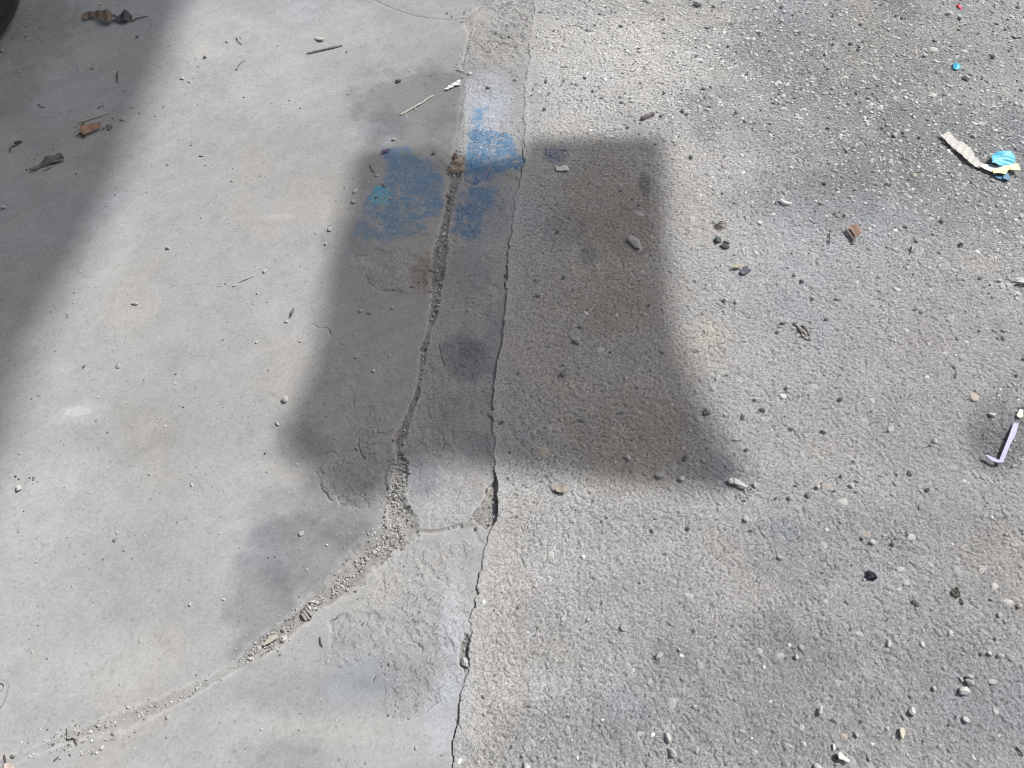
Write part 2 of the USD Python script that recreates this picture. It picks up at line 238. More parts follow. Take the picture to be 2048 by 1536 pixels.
    paint([(766,294),(815,290),(888,345),(890,400),(880,432),(825,442),(790,470),(735,432),(732,405),(748,382),(772,370),(780,330)], (.115,.215,.34), .30)
    paint([(700,470),(740,420),(800,430),(850,440),(860,470),(780,480)], (.14,.22,.31), .6)
    paint([(935,262),(952,254),(985,262),(1012,268),(1030,292),(1044,322),(1046,340),(1020,338),(1000,350),(978,338),(955,356),(935,346),(930,300)], (.075,.20,.35), .3)
    paint([(950,215),(968,212),(972,238),(958,262),(945,250)], (.09,.24,.42), .35)
    paint([(940,350),(980,343),(988,358),(945,366)], (.05,.15,.34), .2)
    paint([(930,374),(985,370),(992,400),(965,440),(950,472),(905,468),(900,440),(922,410)], (.10,.19,.31), .25)
    paint([(752,378),(778,376),(784,398),(765,410),(748,405)], (.08,.38,.50), .35)
    paint([(1092,300),(1112,296),(1132,322),(1122,334),(1100,318)], (.16,.21,.29), .5)
    # dirt in the joints, sunlit chipped lips painted pale beside them, dusty rim along the road
    dirtc = np.stack([.272+.06*n3+.03*n4, .262+.055*n3+.03*n4, .246+.05*n3+.03*n4], 1)
    d = (np.clip(M['dirt'], 0, 1)*.9)[:, None]; col[:] = col*(1-d)+d*dirtc
    mul(M['lip']*(1-M['dirt'])*.8*(slab | strip), (1.17,1.16,1.14))  # sun on the chipped joint edges, put into the colour
    rim = np.exp(-(M['road']/.008)**2)*(M['road'] < .03); mul(rim*.5, (1.1,1.1,1.11))
    sp = sst(.62, .8, noise2(x, y, .0022, 9)); mul(sp*.35, (.55,.53,.5))  # random dark specks painted in for small shaded pits
    return np.clip(col, .01, .8)

# ------------------------------------------------------------------ materials
def ground_mat(name, fine, coarse, bump, rough=.82, spec=.3):
    return usdkit.material(stage, f'/World/Looks/{name}', {
        'a': ('attribute', {'attribute': 'albedo'}), 'g': ('geometry', {}),
        'n1': ('noise_texture', {'scale': 750., 'detail': 3., 'roughness': .65}), 'n2': ('noise_texture', {'scale': 240., 'detail': 4., 'roughness': .6}),
        'm1': ('map_range', {'from_min': .25, 'from_max': .75, 'to_min': 1-fine, 'to_max': 1+fine}), 'm2': ('map_range', {'from_min': .25, 'from_max': .75, 'to_min': 1-coarse, 'to_max': 1+coarse}),
        'mm': ('math', {'math_type': 'multiply'}), 'v': ('vector_math', {'math_type': 'scale'}), 's': ('math', {'math_type': 'add'}),
        'b': ('bump', {'strength': bump, 'distance': .0011}), 'p': ('principled_bsdf', {'roughness': rough, 'specular_ior_level': spec, 'diffuse_roughness': .6})},
        [('g.position', 'n1.vector'), ('g.position', 'n2.vector'), ('n1.fac', 'm1.value'), ('n2.fac', 'm2.value'), ('m1.result', 'mm.value1'), ('m2.result', 'mm.value2'),
         ('a.color', 'v.vector1'), ('mm.value', 'v.scale'), ('v.vector', 'p.base_color'), ('n1.fac', 's.value1'), ('n2.fac', 's.value2'), ('s.value', 'b.height'), ('b.normal', 'p.normal')], surface='p.BSDF')
M_SLAB = ground_mat('float_finished_concrete', .12, .07, .35)
M_STRIP = ground_mat('patch_mortar', .20, .12, .9)
M_ROAD = ground_mat('exposed_aggregate_concrete', .26, .16, 1.0)
M_PEB = ground_mat('pebble_stone', .10, .12, .5, .75)
_mats = {}
def mat(name, rgb, rough=.7, var=.12, scale=250., spec=.4, metal=0., trans=0., bump=.3, rgb2=None):
    if name in _mats: return _mats[name]
    rgb2 = rgb2 or tuple(c*(1-var) for c in rgb)
    n = {'g': ('geometry', {}), 'n': ('noise_texture', {'scale': scale, 'detail': 5., 'roughness': .65}), 'r': ('rgb_ramp', {'ramp': [(.34, rgb2), (.62, rgb)]}),
         'b': ('bump', {'strength': bump, 'distance': .0004}), 'p': ('principled_bsdf', {'roughness': rough, 'specular_ior_level': spec, 'metallic': metal})}
    l = [('g.position', 'n.vector'), ('n.fac', 'r.fac'), ('r.color', 'p.base_color'), ('n.fac', 'b.height'), ('b.normal', 'p.normal')]; out = 'p.BSDF'
    if trans:
        n['t'] = ('translucent_bsdf', {}); n['mx'] = ('mix_closure', {'fac': trans}); l += [('r.color', 't.color'), ('p.BSDF', 'mx.closure1'), ('t.BSDF', 'mx.closure2')]; out = 'mx.closure'
    _mats[name] = usdkit.material(stage, f'/World/Looks/{name}', n, l, surface=out); return _mats[name]

# ------------------------------------------------------------------ prims
_names = {}
def numbered(parent, name):
    k = (str(parent), name); i = _names.get(k, 0); _names[k] = i+1
    return f'{parent}/{name}' + (f'_{i:03d}' if i else '')
def tag(prim, label=None, cat=None, group=None, kind=None):
    for k, v in (('label', label), ('category', cat), ('group', group), ('kind', kind)):
        if v: prim.SetCustomDataByKey(k, v)
    return prim
def obj(name, mesh, m, parent='/World', smooth=35, albedo=None, **t):
    path = numbered(parent, name); u = usdkit.mesh(stage, path, mesh, m, smooth=smooth)
    if albedo is not None: UsdGeom.PrimvarsAPI(u).CreatePrimvar('albedo', Sdf.ValueTypeNames.Color3fArray, 'vertex').Set(Vt.Vec3fArray.FromNumpy(np.asarray(albedo, np.float32)))
    tag(u.GetPrim(), **t); return path
def thing(name, **t):
    path = numbered('/World', name); tag(UsdGeom.Xform.Define(stage, path).GetPrim(), **t); return path
def rawmesh(path, v, f, n, alb, m):
    u = UsdGeom.Mesh.Define(stage, path)
    u.CreatePointsAttr(Vt.Vec3fArray.FromNumpy(v.astype(np.float32))); u.CreateFaceVertexCountsAttr(Vt.IntArray.FromNumpy(np.full(len(f), f.shape[1], np.int32)))
    u.CreateFaceVertexIndicesAttr(Vt.IntArray.FromNumpy(f.astype(np.int32).ravel())); u.CreateSubdivisionSchemeAttr('none')
    u.CreateNormalsAttr(Vt.Vec3fArray.FromNumpy(n.astype(np.float32))); u.SetNormalsInterpolation('vertex')
    UsdGeom.PrimvarsAPI(u).CreatePrimvar('albedo', Sdf.ValueTypeNames.Color3fArray, 'vertex').Set(Vt.Vec3fArray.FromNumpy(alb.astype(np.float32)))
    UsdShade.MaterialBindingAPI.Apply(u.GetPrim()).Bind(m); return u.GetPrim()

# ------------------------------------------------------------------ the ground
gv = np.array([[-150, -150, -.05], [150, -150, -.05], [150, 150, -.05], [-150, 150, -.05]], float)
obj('ground', (gv, np.array([[0, 1, 2], [0, 2, 3]])), mat('packed_earth', (.24, .22, .2), .9, .25, 8.), smooth=False, kind='structure')
rows = [.03]
while rows[-1] < 1.24: rows.append(rows[-1]+.00085+.0006*(rows[-1]/1.2))
rows = np.concatenate([np.linspace(-1.6, .0, 34), rows, np.linspace(1.27, 4.2, 50)])
us = np.concatenate([-np.geomspace(4.6, 1.10, 26), np.linspace(-1.07, 1.07, 1000), np.geomspace(1.10, 4.6, 26)])
half = (1024/FPX)*(np.clip(rows, .0, 1.3)*C58+CAM_H*S58)
X = us[None, :]*half[:, None]; Y = np.repeat(rows[:, None], len(us), 1)
zz, pc, MM = relief(X.ravel(), Y.ravel(), True)
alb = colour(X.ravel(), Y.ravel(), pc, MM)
Z = zz.reshape(X.shape)
d1 = lambda A: np.diff(A, axis=1, append=2*A[:, -1:]-A[:, -2:-1]); d0 = lambda A: np.diff(A, axis=0, append=2*A[-1:]-A[-2:-1])
nu = d1(X), d1(Z); nv = d0(X), d0(Y), d0(Z)
nx = -nu[1]*nv[1]; ny = nu[1]*nv[0]-nu[0]*nv[2]; nz = nu[0]*nv[1]
N = np.stack([nx, ny, nz], -1).reshape(-1, 3); N /= np.linalg.norm(N, axis=1, keepdims=True)
V = np.stack([X.ravel(), Y.ravel(), zz], 1)
nc = len(us); idx = np.arange(X.size).reshape(X.shape)
Q = np.stack([idx[:-1, :-1], idx[:-1, 1:], idx[1:, 1:], idx[1:, :-1]], -1).reshape(-1, 4); qp = pc[Q[:, 0]]
pave = thing('pavement', kind='structure'); roadp = thing('road', kind='structure')
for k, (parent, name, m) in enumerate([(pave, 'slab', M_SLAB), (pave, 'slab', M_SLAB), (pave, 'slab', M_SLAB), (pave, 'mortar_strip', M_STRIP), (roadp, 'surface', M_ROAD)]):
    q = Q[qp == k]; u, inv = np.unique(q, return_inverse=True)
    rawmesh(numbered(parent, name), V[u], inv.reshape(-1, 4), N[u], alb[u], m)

# ------------------------------------------------------------------ stones
ICO = {s: trimesh.creation.icosphere(subdivisions=s) for s in (0, 1, 2)}
def pebble(r, flat=.7, sub=2, cuts=7, long=1.0, rg=rng):
    """An angular, slightly worn stone of about radius r."""
    v = ICO[sub].vertices.copy()
    for _ in range(cuts):
        n = rg.normal(size=3); n /= np.linalg.norm(n); d = rg.uniform(.55, .86); s = v@n; k = s > d
        v[k] -= np.outer(s[k]-d, n)
    v *= 1+.05*rg.normal(size=(len(v), 1))*(sub > 0)
    v *= r*np.array([long, 1/math.sqrt(long), flat])*rg.uniform(.9, 1.1, 3)
    a = rg.uniform(0, 2*math.pi); c, s = math.cos(a), math.sin(a)
    return v@np.array([[c, s, 0], [-s, c, 0], [0, 0, 1]]), ICO[sub].faces
def many(pts, radii, cols, sub=0, flat=.65, sink=.25, cuts=4, rg=rng, z=None):
    """A crowd of small stones as one mesh with one colour each."""
    zs = relief(pts[:, 0], pts[:, 1]) if z is None else z; vs, fs, cs = [], [], []; n = 0
    for p, r, c, h in zip(pts, radii, cols, zs):
        v, f = pebble(r, flat*rg.uniform(.8, 1.2), sub, cuts, rg.uniform(1, 1.5), rg)
        v = v+[p[0], p[1], h+r*flat*(1-2*sink)]; vs.append(v); fs.append(f+n); cs.append(np.repeat([c], len(v), 0)); n += len(v)
    return np.vstack(vs), np.vstack(fs), np.vstack(cs)
def crowd(name, parent, pts, radii, cols, smooth, **k):
    t = {a: k.pop(a) for a in ('label', 'cat', 'group', 'kind') if a in k}
    v, f, c = many(pts, radii, cols, **k)
    if not smooth: v, c, f = v[f].reshape(-1, 3), np.repeat(c[f[:, 0]], 3, 0), np.arange(len(f)*3).reshape(-1, 3)
    obj(name, (v, f), M_PEB, parent, smooth=True, albedo=c, **t)
STONE_COL = {'w': (.45,.44,.42), 'g': (.33,.325,.315), 'd': (.16,.16,.16), 't': (.37,.335,.29), 'p': (.375,.37,.36)}
SM = {k: mat('stone_'+n, STONE_COL[k], .75, .22, 420., .35) for k, n in zip('wgdtp', ('white', 'grey', 'dark', 'tan', 'pale'))}
# embedded aggregate: the largest ones one by one
EMB = [(1085,900,17,'t',15),(1085,920,9,'g',9),(1430,738,8,'p',8),(1516,786,8,'p',8),(1627,778,13,'p',7),(1886,713,8,'w',6),(1740,804,8,'w',6),(1725,842,9,'p',12),(1780,860,7,'p',9),(1921,842,11,'p',7),(1682,1005,13,'w',11),(1802,1140,9,'w',9),(1858,1128,8,'p',7),(1845,1117,7,'p',5),(1914,1143,9,'p',9),(1987,1174,9,'w',9),(2016,1205,12,'w',12),(1689,1472,10,'t',10),(1677,1366,9,'p',7),(1795,1345,8,'p',8),(1991,1424,8,'p',7),(1520,1232,5,'p',8),(1300,1362,7,'p',8),(1343,1408,12,'g',14),(1864,104,11,'w',6),(1692,157,8,'w',4),(1926,107,9,'w',4),(1963,250,13,'w',6),(1900,640,8,'p',9),(1838,620,7,'p',6),(2030,1090,9,'p',7),(1955,1016,8,'p',8),(1645,1092,9,'p',8),(1750,620,6,'p',7),(1808,1165,8,'p',9),(1797,1180,6,'w',3),(1850,1155,7,'p',7),(1917,1120,6,'p',6),(2010,730,8,'p',14),(2000,575,8,'p',7),(2012,575,7,'p',6),(1493,938,10,'p',7),(1420,660,14,'t',10),(1290,874,6,'t',6),(1070,645,7,'g',7),(1310,560,9,'g',7),(1165,635,6,'g',7),(1425,780,6,'p',5),(1380,520,9,'g',6),(1560,640,6,'p',5),(2020,900,7,'p',6),(1968,1030,6,'p',6),(1440,1415,12,'g',8),(1475,1410,8,'g',8),(1500,1350,8,'g',6),(1255,1330,9,'g',10),(1200,1300,8,'g',8),(1280,1466,10,'p',6),(1510,1505,8,'p',7),(1400,1330,8,'g',9),(1900,1270,9,'p',4),(1560,1310,9,'p',8),(1645,1090,9,'p',9),(1735,940,8,'p',5),(1100,1240,6,'g',6),(1195,1235,7,'g',9),(1330,1230,6,'p',5),(1560,1075,15,'g',10)]
ep = []
for a, b, rx, t, ry in EMB:
    m1, m2 = mpp(a, b), float(np.linalg.norm(W(a, b-.5)-W(a, b+.5))); ep.append((W(a, b), rx*m1, ry*m2, t, 1))
rg = np.random.default_rng(21)
def road_points(n, rg, x0=-.12, x1=.95, y0=.02, y1=1.24):
    p = np.stack([rg.uniform(x0, x1, n), rg.uniform(y0, y1, n)], 1); pcs, rd = side(p[:, 0], p[:, 1]); return p[(pcs == 4) & (rd > .006)]
def worn(p):
    """Where the dust is worn off and the stones show white: the far right of the road."""
    q = (p[:, 0]-W(1500, 300)[0])/.35+(p[:, 1]-W(1800, 430)[1])/.30
    return sst(-.5, .9, q+.5*fbm2(p[:, 0], p[:, 1], .12, 3, 2))
cand = road_points(900, rg); k = worn(cand)
for p, kk in zip(cand, k):
    if len(ep) >= 300: break
    if min(np.hypot(*(p-e[0])) - e[1] for e in ep) < .012: continue
    r = rg.uniform(.0022, .0045)*(1 if rg.random() < .85 else 1.4)
    ep.append((p, r*rg.uniform(.9, 1.5), r, 'w' if rg.random() < .06+.7*kk else rg.choice(['p', 'p', 'g', 'g', 't']) if rg.random() < .9 else 'd', 0))
ez = relief(np.array([e[0][0] for e in ep]), np.array([e[0][1] for e in ep]))
for (p, ra, rb, t, big), z0 in zip(ep, ez):
    v, f = pebble(1.0, 1.0, 2, 12, 1.0, rg); h = .22*min(ra, rb)
    v = v*[ra, rb, h*1.5]; an = 0 if big else rg.uniform(0, 6.28)
    if not big: v = v@np.array([[math.cos(an), math.sin(an), 0], [-math.sin(an), math.cos(an), 0], [0, 0, 1]])
    obj('stone', (v+[p[0], p[1], z0-h*.95+.0004], f), SM[t], roadp, smooth=40)
cand = road_points(46000, rg); k = worn(cand)
keep = rg.random(len(cand)) < .10+.9*k**1.3; cand, k = cand[keep], k[keep]
rad = rg.lognormal(math.log(.0012), .42, len(cand)).clip(.0006, .0034)
tone = rg.random(len(cand)); br = np.where(tone < .10+.62*k, rg.uniform(.46, .72, len(cand)), rg.uniform(.27, .38, len(cand)))
br = np.where(rg.random(len(cand)) < .05, .1, br); wt = rg.uniform(-.03, .03, len(cand))
crowd('small_stones', roadp, cand, rad, np.stack([br*(1+wt), br, br*(.975-wt)], 1), True, sub=1, flat=.34, sink=.36, cuts=3, rg=rg, kind='stuff')

# dirt and gravel lying in the joints
gp, gr = [], []
seg = np.r_[0, np.cumsum(np.linalg.norm(np.diff(LJ, axis=0), axis=1))]
for s in rg.uniform(0, seg[-1], 12000):
    i = min(np.searchsorted(seg, s)-1, len(LJ)-2); i = max(i, 0); t = (s-seg[i])/(seg[i+1]-seg[i]); c = LJ[i]*(1-t)+LJ[i+1]*t; w = LJw[i]*(1-t)+LJw[i+1]*t
    if rg.random() > w[0]/.011*np.clip((w[1]-.0011)/.0017, .06, 1)*(.4+.6*sst(-.4, .3, noise2(c[None, 0], c[None, 1], .03, 2)[0])): continue
    d = LJ[i+1]-LJ[i]; d /= np.linalg.norm(d); o = rg.normal()*.5*w[0]
    gp.append(c+np.array([-d[1], d[0]])*o); gr.append(min(rg.lognormal(math.log(.00065), .45), .0026))
for q_, poly in enumerate(POCKETS+[BROKEN, Wl([(890,20),(950,15),(955,45),(900,50)])]):
    P = shapely.Polygon(poly); x0, y0, x1, y1 = P.bounds; n = int(P.area/(.0016**2)*(.55 if q_ < 2 else .10))
    q = np.stack([rg.uniform(x0, x1, n), rg.uniform(y0, y1, n)], 1); q = q[shapely.contains_xy(P, q[:, 0], q[:, 1])]
    gp += list(q); gr += list(rg.lognormal(math.log(.0007), .45, len(q)).clip(.0003, .0026))
gp, gr = np.array(gp), np.array(gr); b = rg.uniform(.20, .42, len(gp)); b = np.where(rg.random(len(gp)) < .08, .55, np.where(rg.random(len(gp)) < .12, .12, b))
crowd('gravel', '/World', gp, gr, np.stack([b*1.02, b, b*.96], 1), False, sub=0, flat=.75, sink=.12, cuts=3, rg=rg, kind='stuff', label='fine grey brown gravel and dirt filling the joints between the slabs', cat='gravel')
# loose grit everywhere, thin on the slab
gp = road_points(2600, rg); sp = np.stack([rg.uniform(-.85, 0, 1500), rg.uniform(.02, 1.24, 1500)], 1)
cl = [(215,225,70,40,60),(60,50,40,30,160),(395,140,45,40,40),(860,190,60,40,50),(620,40,120,30,25),(930,130,30,20,60),(740,870,60,40,40),(530,1290,40,20,50),(150,1480,80,25,120),(1090,190,40,12,70),(1000,60,70,60,120),(1010,900,25,120,90),(1480,980,40,20,60),(1790,1080,30,16,50),(2010,880,60,60,220),(905,330,30,25,60),(770,1080,60,30,60)]
cp = np.vstack([W(rg.normal(a, c*.6, n), rg.normal(b_, d*.6, n)) for a, b_, c, d, n in cl])
gp = np.vstack([gp, sp, cp]); gr = rg.lognormal(math.log(.00055), .4, len(gp)).clip(.0003, .0016)
b = np.where(rg.random(len(gp)) < .55, rg.uniform(.3, .55, len(gp)), rg.uniform(.07, .25, len(gp)))
crowd('grit', '/World', gp, gr, np.stack([b*1.02, b, b*.95], 1), False, sub=0, flat=.7, sink=.1, cuts=3, rg=rg, kind='stuff', label='scattered fine grit and sand grains on slab and road', cat='grit')
# ------------------------------------------------------------------ litter builders
lr = np.random.default_rng(31)
def sheet(pts, zf, thick=.0004, edge=.0022, lift=.0, ragged=.0):
    """A thin piece (leaf, paper, foil) whose outline is given in the photograph; zf(u, v) in metres bends it, u along its length, v across (metres from its middle)."""
    w = Wl(pts); P = shapely.Polygon(w).buffer(0)
    if ragged:
        L = P.exterior.length; n = max(int(L/.0015), 12); q = np.array([P.exterior.interpolate(i/n, normalized=True).coords[0] for i in range(n)])
        P = shapely.Polygon(q+lr.normal(size=q.shape)*ragged).buffer(0)
    if P.geom_type != 'Polygon': P = max(P.geoms, key=lambda g: g.area)
    m = trimesh.creation.extrude_polygon(P, thick, engine='earcut')
    v, f = trimesh.remesh.subdivide_to_size(m.vertices, m.faces, edge, max_iter=8)
    m = trimesh.Trimesh(v, f); m.merge_vertices()
    c = w.mean(0); d = w-c; _, _, vt = np.linalg.svd(d, full_matrices=False); ax = vt[0]*(1 if vt[0][0] > 0 else -1)
    a, b = m.vertices[:, 0]-c[0], m.vertices[:, 1]-c[1]; u, vv = a*ax[0]+b*ax[1], -a*ax[1]+b*ax[0]
    base = relief(np.array([c[0]]), np.array([c[1]]))[0]+.0009+lift
    g = np.maximum(relief(m.vertices[:, 0], m.vertices[:, 1])+.0003-base, 0)*0
    V_ = m.vertices.copy(); V_[:, 2] += base+zf(u, vv)+g
    return V_, m.faces
def tube(pts, r0, r1=None, lift=0, arc=0., rag=.12, sides=7):
    """A twig, straw or stick along a line of the photograph; r in metres."""
    w = Wl(pts); r1 = r0 if r1 is None else r1
    seg = np.r_[0, np.cumsum(np.linalg.norm(np.diff(w, axis=0), axis=1))]; n = max(int(seg[-1]/.003), len(w)*2, 6); s = np.linspace(0, seg[-1], n)
    xy = np.stack([np.interp(s, seg, w[:, k]) for k in (0, 1)], 1); t = s/seg[-1]
    rr = (r0*(1-t)+r1*t)*(1+rag*lr.normal(size=n)); rr[[0, -1]] *= .8
    z = relief(xy[:, 0], xy[:, 1]); z = np.convolve(np.pad(z, 3, mode='edge'), np.ones(7)/7, 'valid')+rr*.85+lift+arc*np.sin(np.pi*t)
    p = np.column_stack([xy, z]); tg = np.gradient(p, axis=0); tg /= np.linalg.norm(tg, axis=1)[:, None]
    sd = np.cross(tg, [0, 0, 1.]); sd /= np.linalg.norm(sd, axis=1)[:, None]; up = np.cross(sd, tg)
    a = np.linspace(0, 2*math.pi, sides, endpoint=False)
    ring = p[:, None, :]+rr[:, None, None]*(np.cos(a)[None, :, None]*sd[:, None]+np.sin(a)[None, :, None]*up[:, None])
    V_ = np.vstack([ring.reshape(-1, 3), p[:1], p[-1:]]); F = []
    for i in range(n-1):
        for j in range(sides):
            k = (j+1) % sides; F += [[i*sides+j, i*sides+k, (i+1)*sides+k], [i*sides+j, (i+1)*sides+k, (i+1)*sides+j]]
    m_ = n*sides
    for j in range(sides):
        k = (j+1) % sides; F += [[m_, k, j], [m_+1, (n-1)*sides+j, (n-1)*sides+k]]
    return V_, np.array(F)
def chunk(px, py, w, h, z, cuts=8, seed=0, rot=0., sink=.15, sub=2):
    """An angular fragment: w x h pixels of the photograph, z metres tall."""
    g = np.random.default_rng(seed+500); v, f = pebble(1.0, 1.0, sub, cuts, 1.0, g); v /= np.abs(v).max(0)
    m1, m2 = mpp(px, py)*w/2, float(np.linalg.norm(W(px, py-.5)-W(px, py+.5)))*h/2
    c, s = math.cos(rot), math.sin(rot); v = v*[m1, m2, z/2]; v = v@np.array([[c, s, 0], [-s, c, 0], [0, 0, 1]])
    p = W(px, py); return v+[p[0], p[1], zat(px, py)[0]+z/2*(1-2*sink)], f
def join(*ms):
    vs, fs, n = [], [], 0
    for v, f in ms: vs.append(v); fs.append(f+n); n += len(v)
    return np.vstack(vs), np.vstack(fs)
LAND = []
def land(name, px, py): LAND.append((name, W(px, py)))

# --- torn wrapper
M_paper = mat('weathered_paper', (.62,.6,.57), .8, .2, 500., rgb2=(.44,.42,.39), trans=.1)
M_blue = mat('printed_blue', (.08,.42,.62), .45, .2, 160., rgb2=(.16,.55,.68))
M_white = mat('printed_white', (.56,.56,.54), .45, .1, 300.)
M_yel = mat('printed_yellow', (.62,.56,.22), .5, .3, 220., rgb2=(.66,.64,.52))
M_dblue = mat('printed_deep_blue', (.03,.14,.26), .5, .2, 300.)
t = thing('wrapper', label='torn blue, white and yellow wrapper with a long dirty white strip', cat='wrapper'); land('torn blue wrapper', 1955, 325)
obj('strip', sheet([(1872,277),(1880,279),(1891,271),(1906,288),(1924,294),(1936,308),(1945,323),(1960,336),(1965,338),(1955,344),(1944,341),(1925,327),(1905,308),(1884,289)], lambda u, v: .0022+.0006*np.sin(u*160)+.0004*np.sin(u*610+v*300)+.03*np.abs(v), .0005), M_paper, t, label='long dirty white strip')
obj('blue_panel', sheet([(1974,328),(1978,320),(1988,314),(2000,312),(2012,315),(2021,324),(2024,334),(2014,340),(1990,343),(1975,338)], lambda u, v: .004+.004*np.cos(v*120)+.0005*np.sin(u*700+v*900)+.0006*np.sin(u*300), .0005), M_blue, t, label='round sky blue panel')
obj('white_panel', sheet([(1952,341),(1960,337),(1974,336),(1990,342),(2014,339),(2026,333),(2028,336),(2000,346),(1978,352),(1962,347)], lambda u, v: .0035+.0008*np.sin(u*200), .0005), M_white, t)
obj('folded_edge', sheet([(1976,351),(2000,345),(2026,336),(2031,342),(2034,350),(2020,351),(2010,350),(2004,358),(1992,357),(1980,357)], lambda u, v: .0052+.04*v+.0006*np.sin(u*300), .0005), M_yel, t, label='yellow printed edge folded over')
obj('folded_corner', sheet([(2002,357),(2010,352),(2016,362),(2012,368),(2000,364)], lambda u, v: .0025+.05*v, .0005), M_dblue, t, label='deep blue underside corner')
obj('underside', sheet([(1978,354),(1992,357),(2010,360),(2016,364),(2010,368),(1990,362)], lambda u, v: .0012+.02*u, .0005), M_dblue, t)
# --- lavender strip folded in two
M_lav = mat('lavender_paper', (.42,.40,.58), .7, .08, 500.)
t = thing('paper_strip', label='folded lavender paper strip lying on the dark stain at the right', cat='paper strip'); land('lavender paper strip', 2003, 893)
obj('long_end', sheet([(2022,850),(2031,853),(2024,876),(2014,893),(2006,914),(2000,930),(1990,931),(1998,910),(2008,885)], lambda u, v: .0036+.001*np.cos(u*60)+.02*np.abs(v), .0006, ragged=.0001), M_lav, t)
obj('short_end', sheet([(1964,917),(1968,916),(1990,926),(1996,931),(1988,931),(1976,927)], lambda u, v: .0048+.06*v, .0006), M_lav, t, label='short end folded up on its edge')
# --- blue lump, red bit, green edged shard, yellow fragment
M_cyan = mat('blue_plastic', (.07,.45,.68), .35, .15, 300.)
obj('plastic_lump', chunk(1908, 139, 17, 14, .0055, 16, 1), M_cyan, label='bright blue angular plastic lump on the dark road top right', cat='plastic lump'); land('blue plastic lump', 1908, 139)
obj('plastic_bit', join(chunk(1916, 17, 9, 9, .003, 6, 2), chunk(1921, 20, 7, 4, .002, 6, 3, .4)), mat('red_plastic', (.55,.04,.07), .5, .3, 400.), label='tiny crimson red scrap at the top right edge', cat='plastic scrap'); land('red scrap', 1916, 17)
t = thing('tile_shard', label='green edged pale shard cut off by the right edge', cat='shard'); land('green edged shard', 2046, 717)
M_green = mat('green_edge', (.05,.2,.15), .4, .2, 300.); M_mint = mat('mint_glaze', (.55,.68,.62), .3, .1, 300.)
obj('face', sheet([(2042,721),(2052,708),(2075,702),(2078,722)], lambda u, v: .0028+0*u, .0006), M_mint, t)
obj('edge', sheet([(2038,724),(2052,703),(2078,697),(2082,727)], lambda u, v: .0008+0*u, .0016), M_green, t)
t = thing('wrapper_scrap', label='small white scrap with yellow corner above the lavender strip', cat='scrap'); land('white and yellow scrap', 2034, 832)
obj('white_part', sheet([(2034,823),(2040,826),(2039,834),(2028,838),(2027,836)], lambda u, v: .0022+.06*np.abs(v), .0006), M_white, t)
obj('yellow_part', sheet([(2027,836),(2039,833),(2040,839),(2032,841)], lambda u, v: .0017+.02*u, .0006), M_yel, t)
# --- straw, sticks, twigs
M_straw = mat('dry_straw', (.55,.50,.40), .6, .2, 600.); M_twigl = mat('pale_twig', (.46,.43,.38), .75, .35, 700.); M_twigd = mat('dark_twig', (.09,.08,.07), .85, .35, 700.); M_stick = mat('grey_stick', (.25,.23,.21), .85, .35, 700.)
def tw(name, pts, r0, r1, m, label, lm=None, arc=0., cat='twig', extra=()):
    p = thing(name, label=label, cat=cat) if extra else None
    if p is None: obj(name, tube(pts, r0, r1, arc=arc), m, label=label, cat=cat)
    else:
        obj('stem', tube(pts, r0, r1, arc=arc), m, p)
        for nm, ps, a, b in extra: obj(nm, tube(ps, a, b), m, p)
    if lm: c = np.mean(pts, 0); land(lm, *c)
tw('straw', [(1895,66),(1911,57),(1930,53),(1948,50),(1962,47),(1972,48)], .0006, .0003, M_straw, 'thin pale straw on the road below the red scrap', 'thin straw', .002, 'straw')
tw('stick', [(615,109),(640,104),(665,98),(685,93)], .0016, .0014, M_stick, 'straight grey stick on the smooth slab at the top', 'straight grey stick', .001, 'stick')
tw('stick', [(157,247),(180,240),(205,232),(219,227)], .0014, .0010, M_twigl, 'pale straight stick just above the orange leaf', 'pale stick', .001, 'stick')
tw('forked_twig', [(801,229),(812,224),(830,214),(845,206),(854,198),(868,190)], .0015, .0009, M_twigl, 'pale forked twig on the slab above the blue paint', 'pale forked twig', .001, 'twig', [('branch', [(812,224),(811,229),(813,236)], .0006, .0004), ('branch', [(830,214),(831,219),(836,218)], .0007, .0005)])
tw('stick', [(1283,240),(1292,237),(1300,233),(1307,231)], .0034, .0030, mat('grey_brown_stick', (.17,.155,.15), .85, .4, 500.), 'short thick grey brown stick on the road right of the blue paint', 'short thick stick', 0, 'stick')
tw('bent_twig', [(42,283),(36,286),(28,290),(19,293),(18,297),(19,303)], .0012, .0006, M_twigd, 'dark hooked twig above the withered grey leaf at the left edge', 'dark hooked twig', 0, 'twig', [('tip', [(28,284),(36,283),(43,282)], .0013, .0016)])
tw('twig', [(235,166),(236,155),(238,142)], .0008, .0004, M_twigd, 'short dark upright twig in the shade left of the light', None, .001, 'twig', [('branch', [(235,166),(233,152),(234,143)], .0005, .0003)])
tw('twig', [(194,218),(201,216),(209,212)], .0006, .0004, M_twigd, 'tiny dark twig just above the pale stick', None, .001)
tw('twig', [(474,80),(478,88),(485,94)], .0007, .0004, M_twigd, 'tiny dark twig left of the straight grey stick', None, .0015)
tw('twig', [(474,143),(480,134),(492,124)], .0005, .0003, M_twigd, 'thin faint twig on the slab below the straight grey stick', None, .002, 'twig', [('bud', [(472,143),(476,142)], .0009, .0008)])
tw('twig', [(479,567),(492,562),(500,558),(510,553)], .0006, .0005, M_twigl, 'thin light twig lying alone on the middle of the slab', 'thin light twig', .0015, 'twig', [('tip', [(467,575),(472,574),(476,572)], .0010, .0008)])
tw('twig', [(433,574),(440,575),(446,575)], .0005, .0004, M_straw, 'tiny pale splinter left of the thin light twig', None)
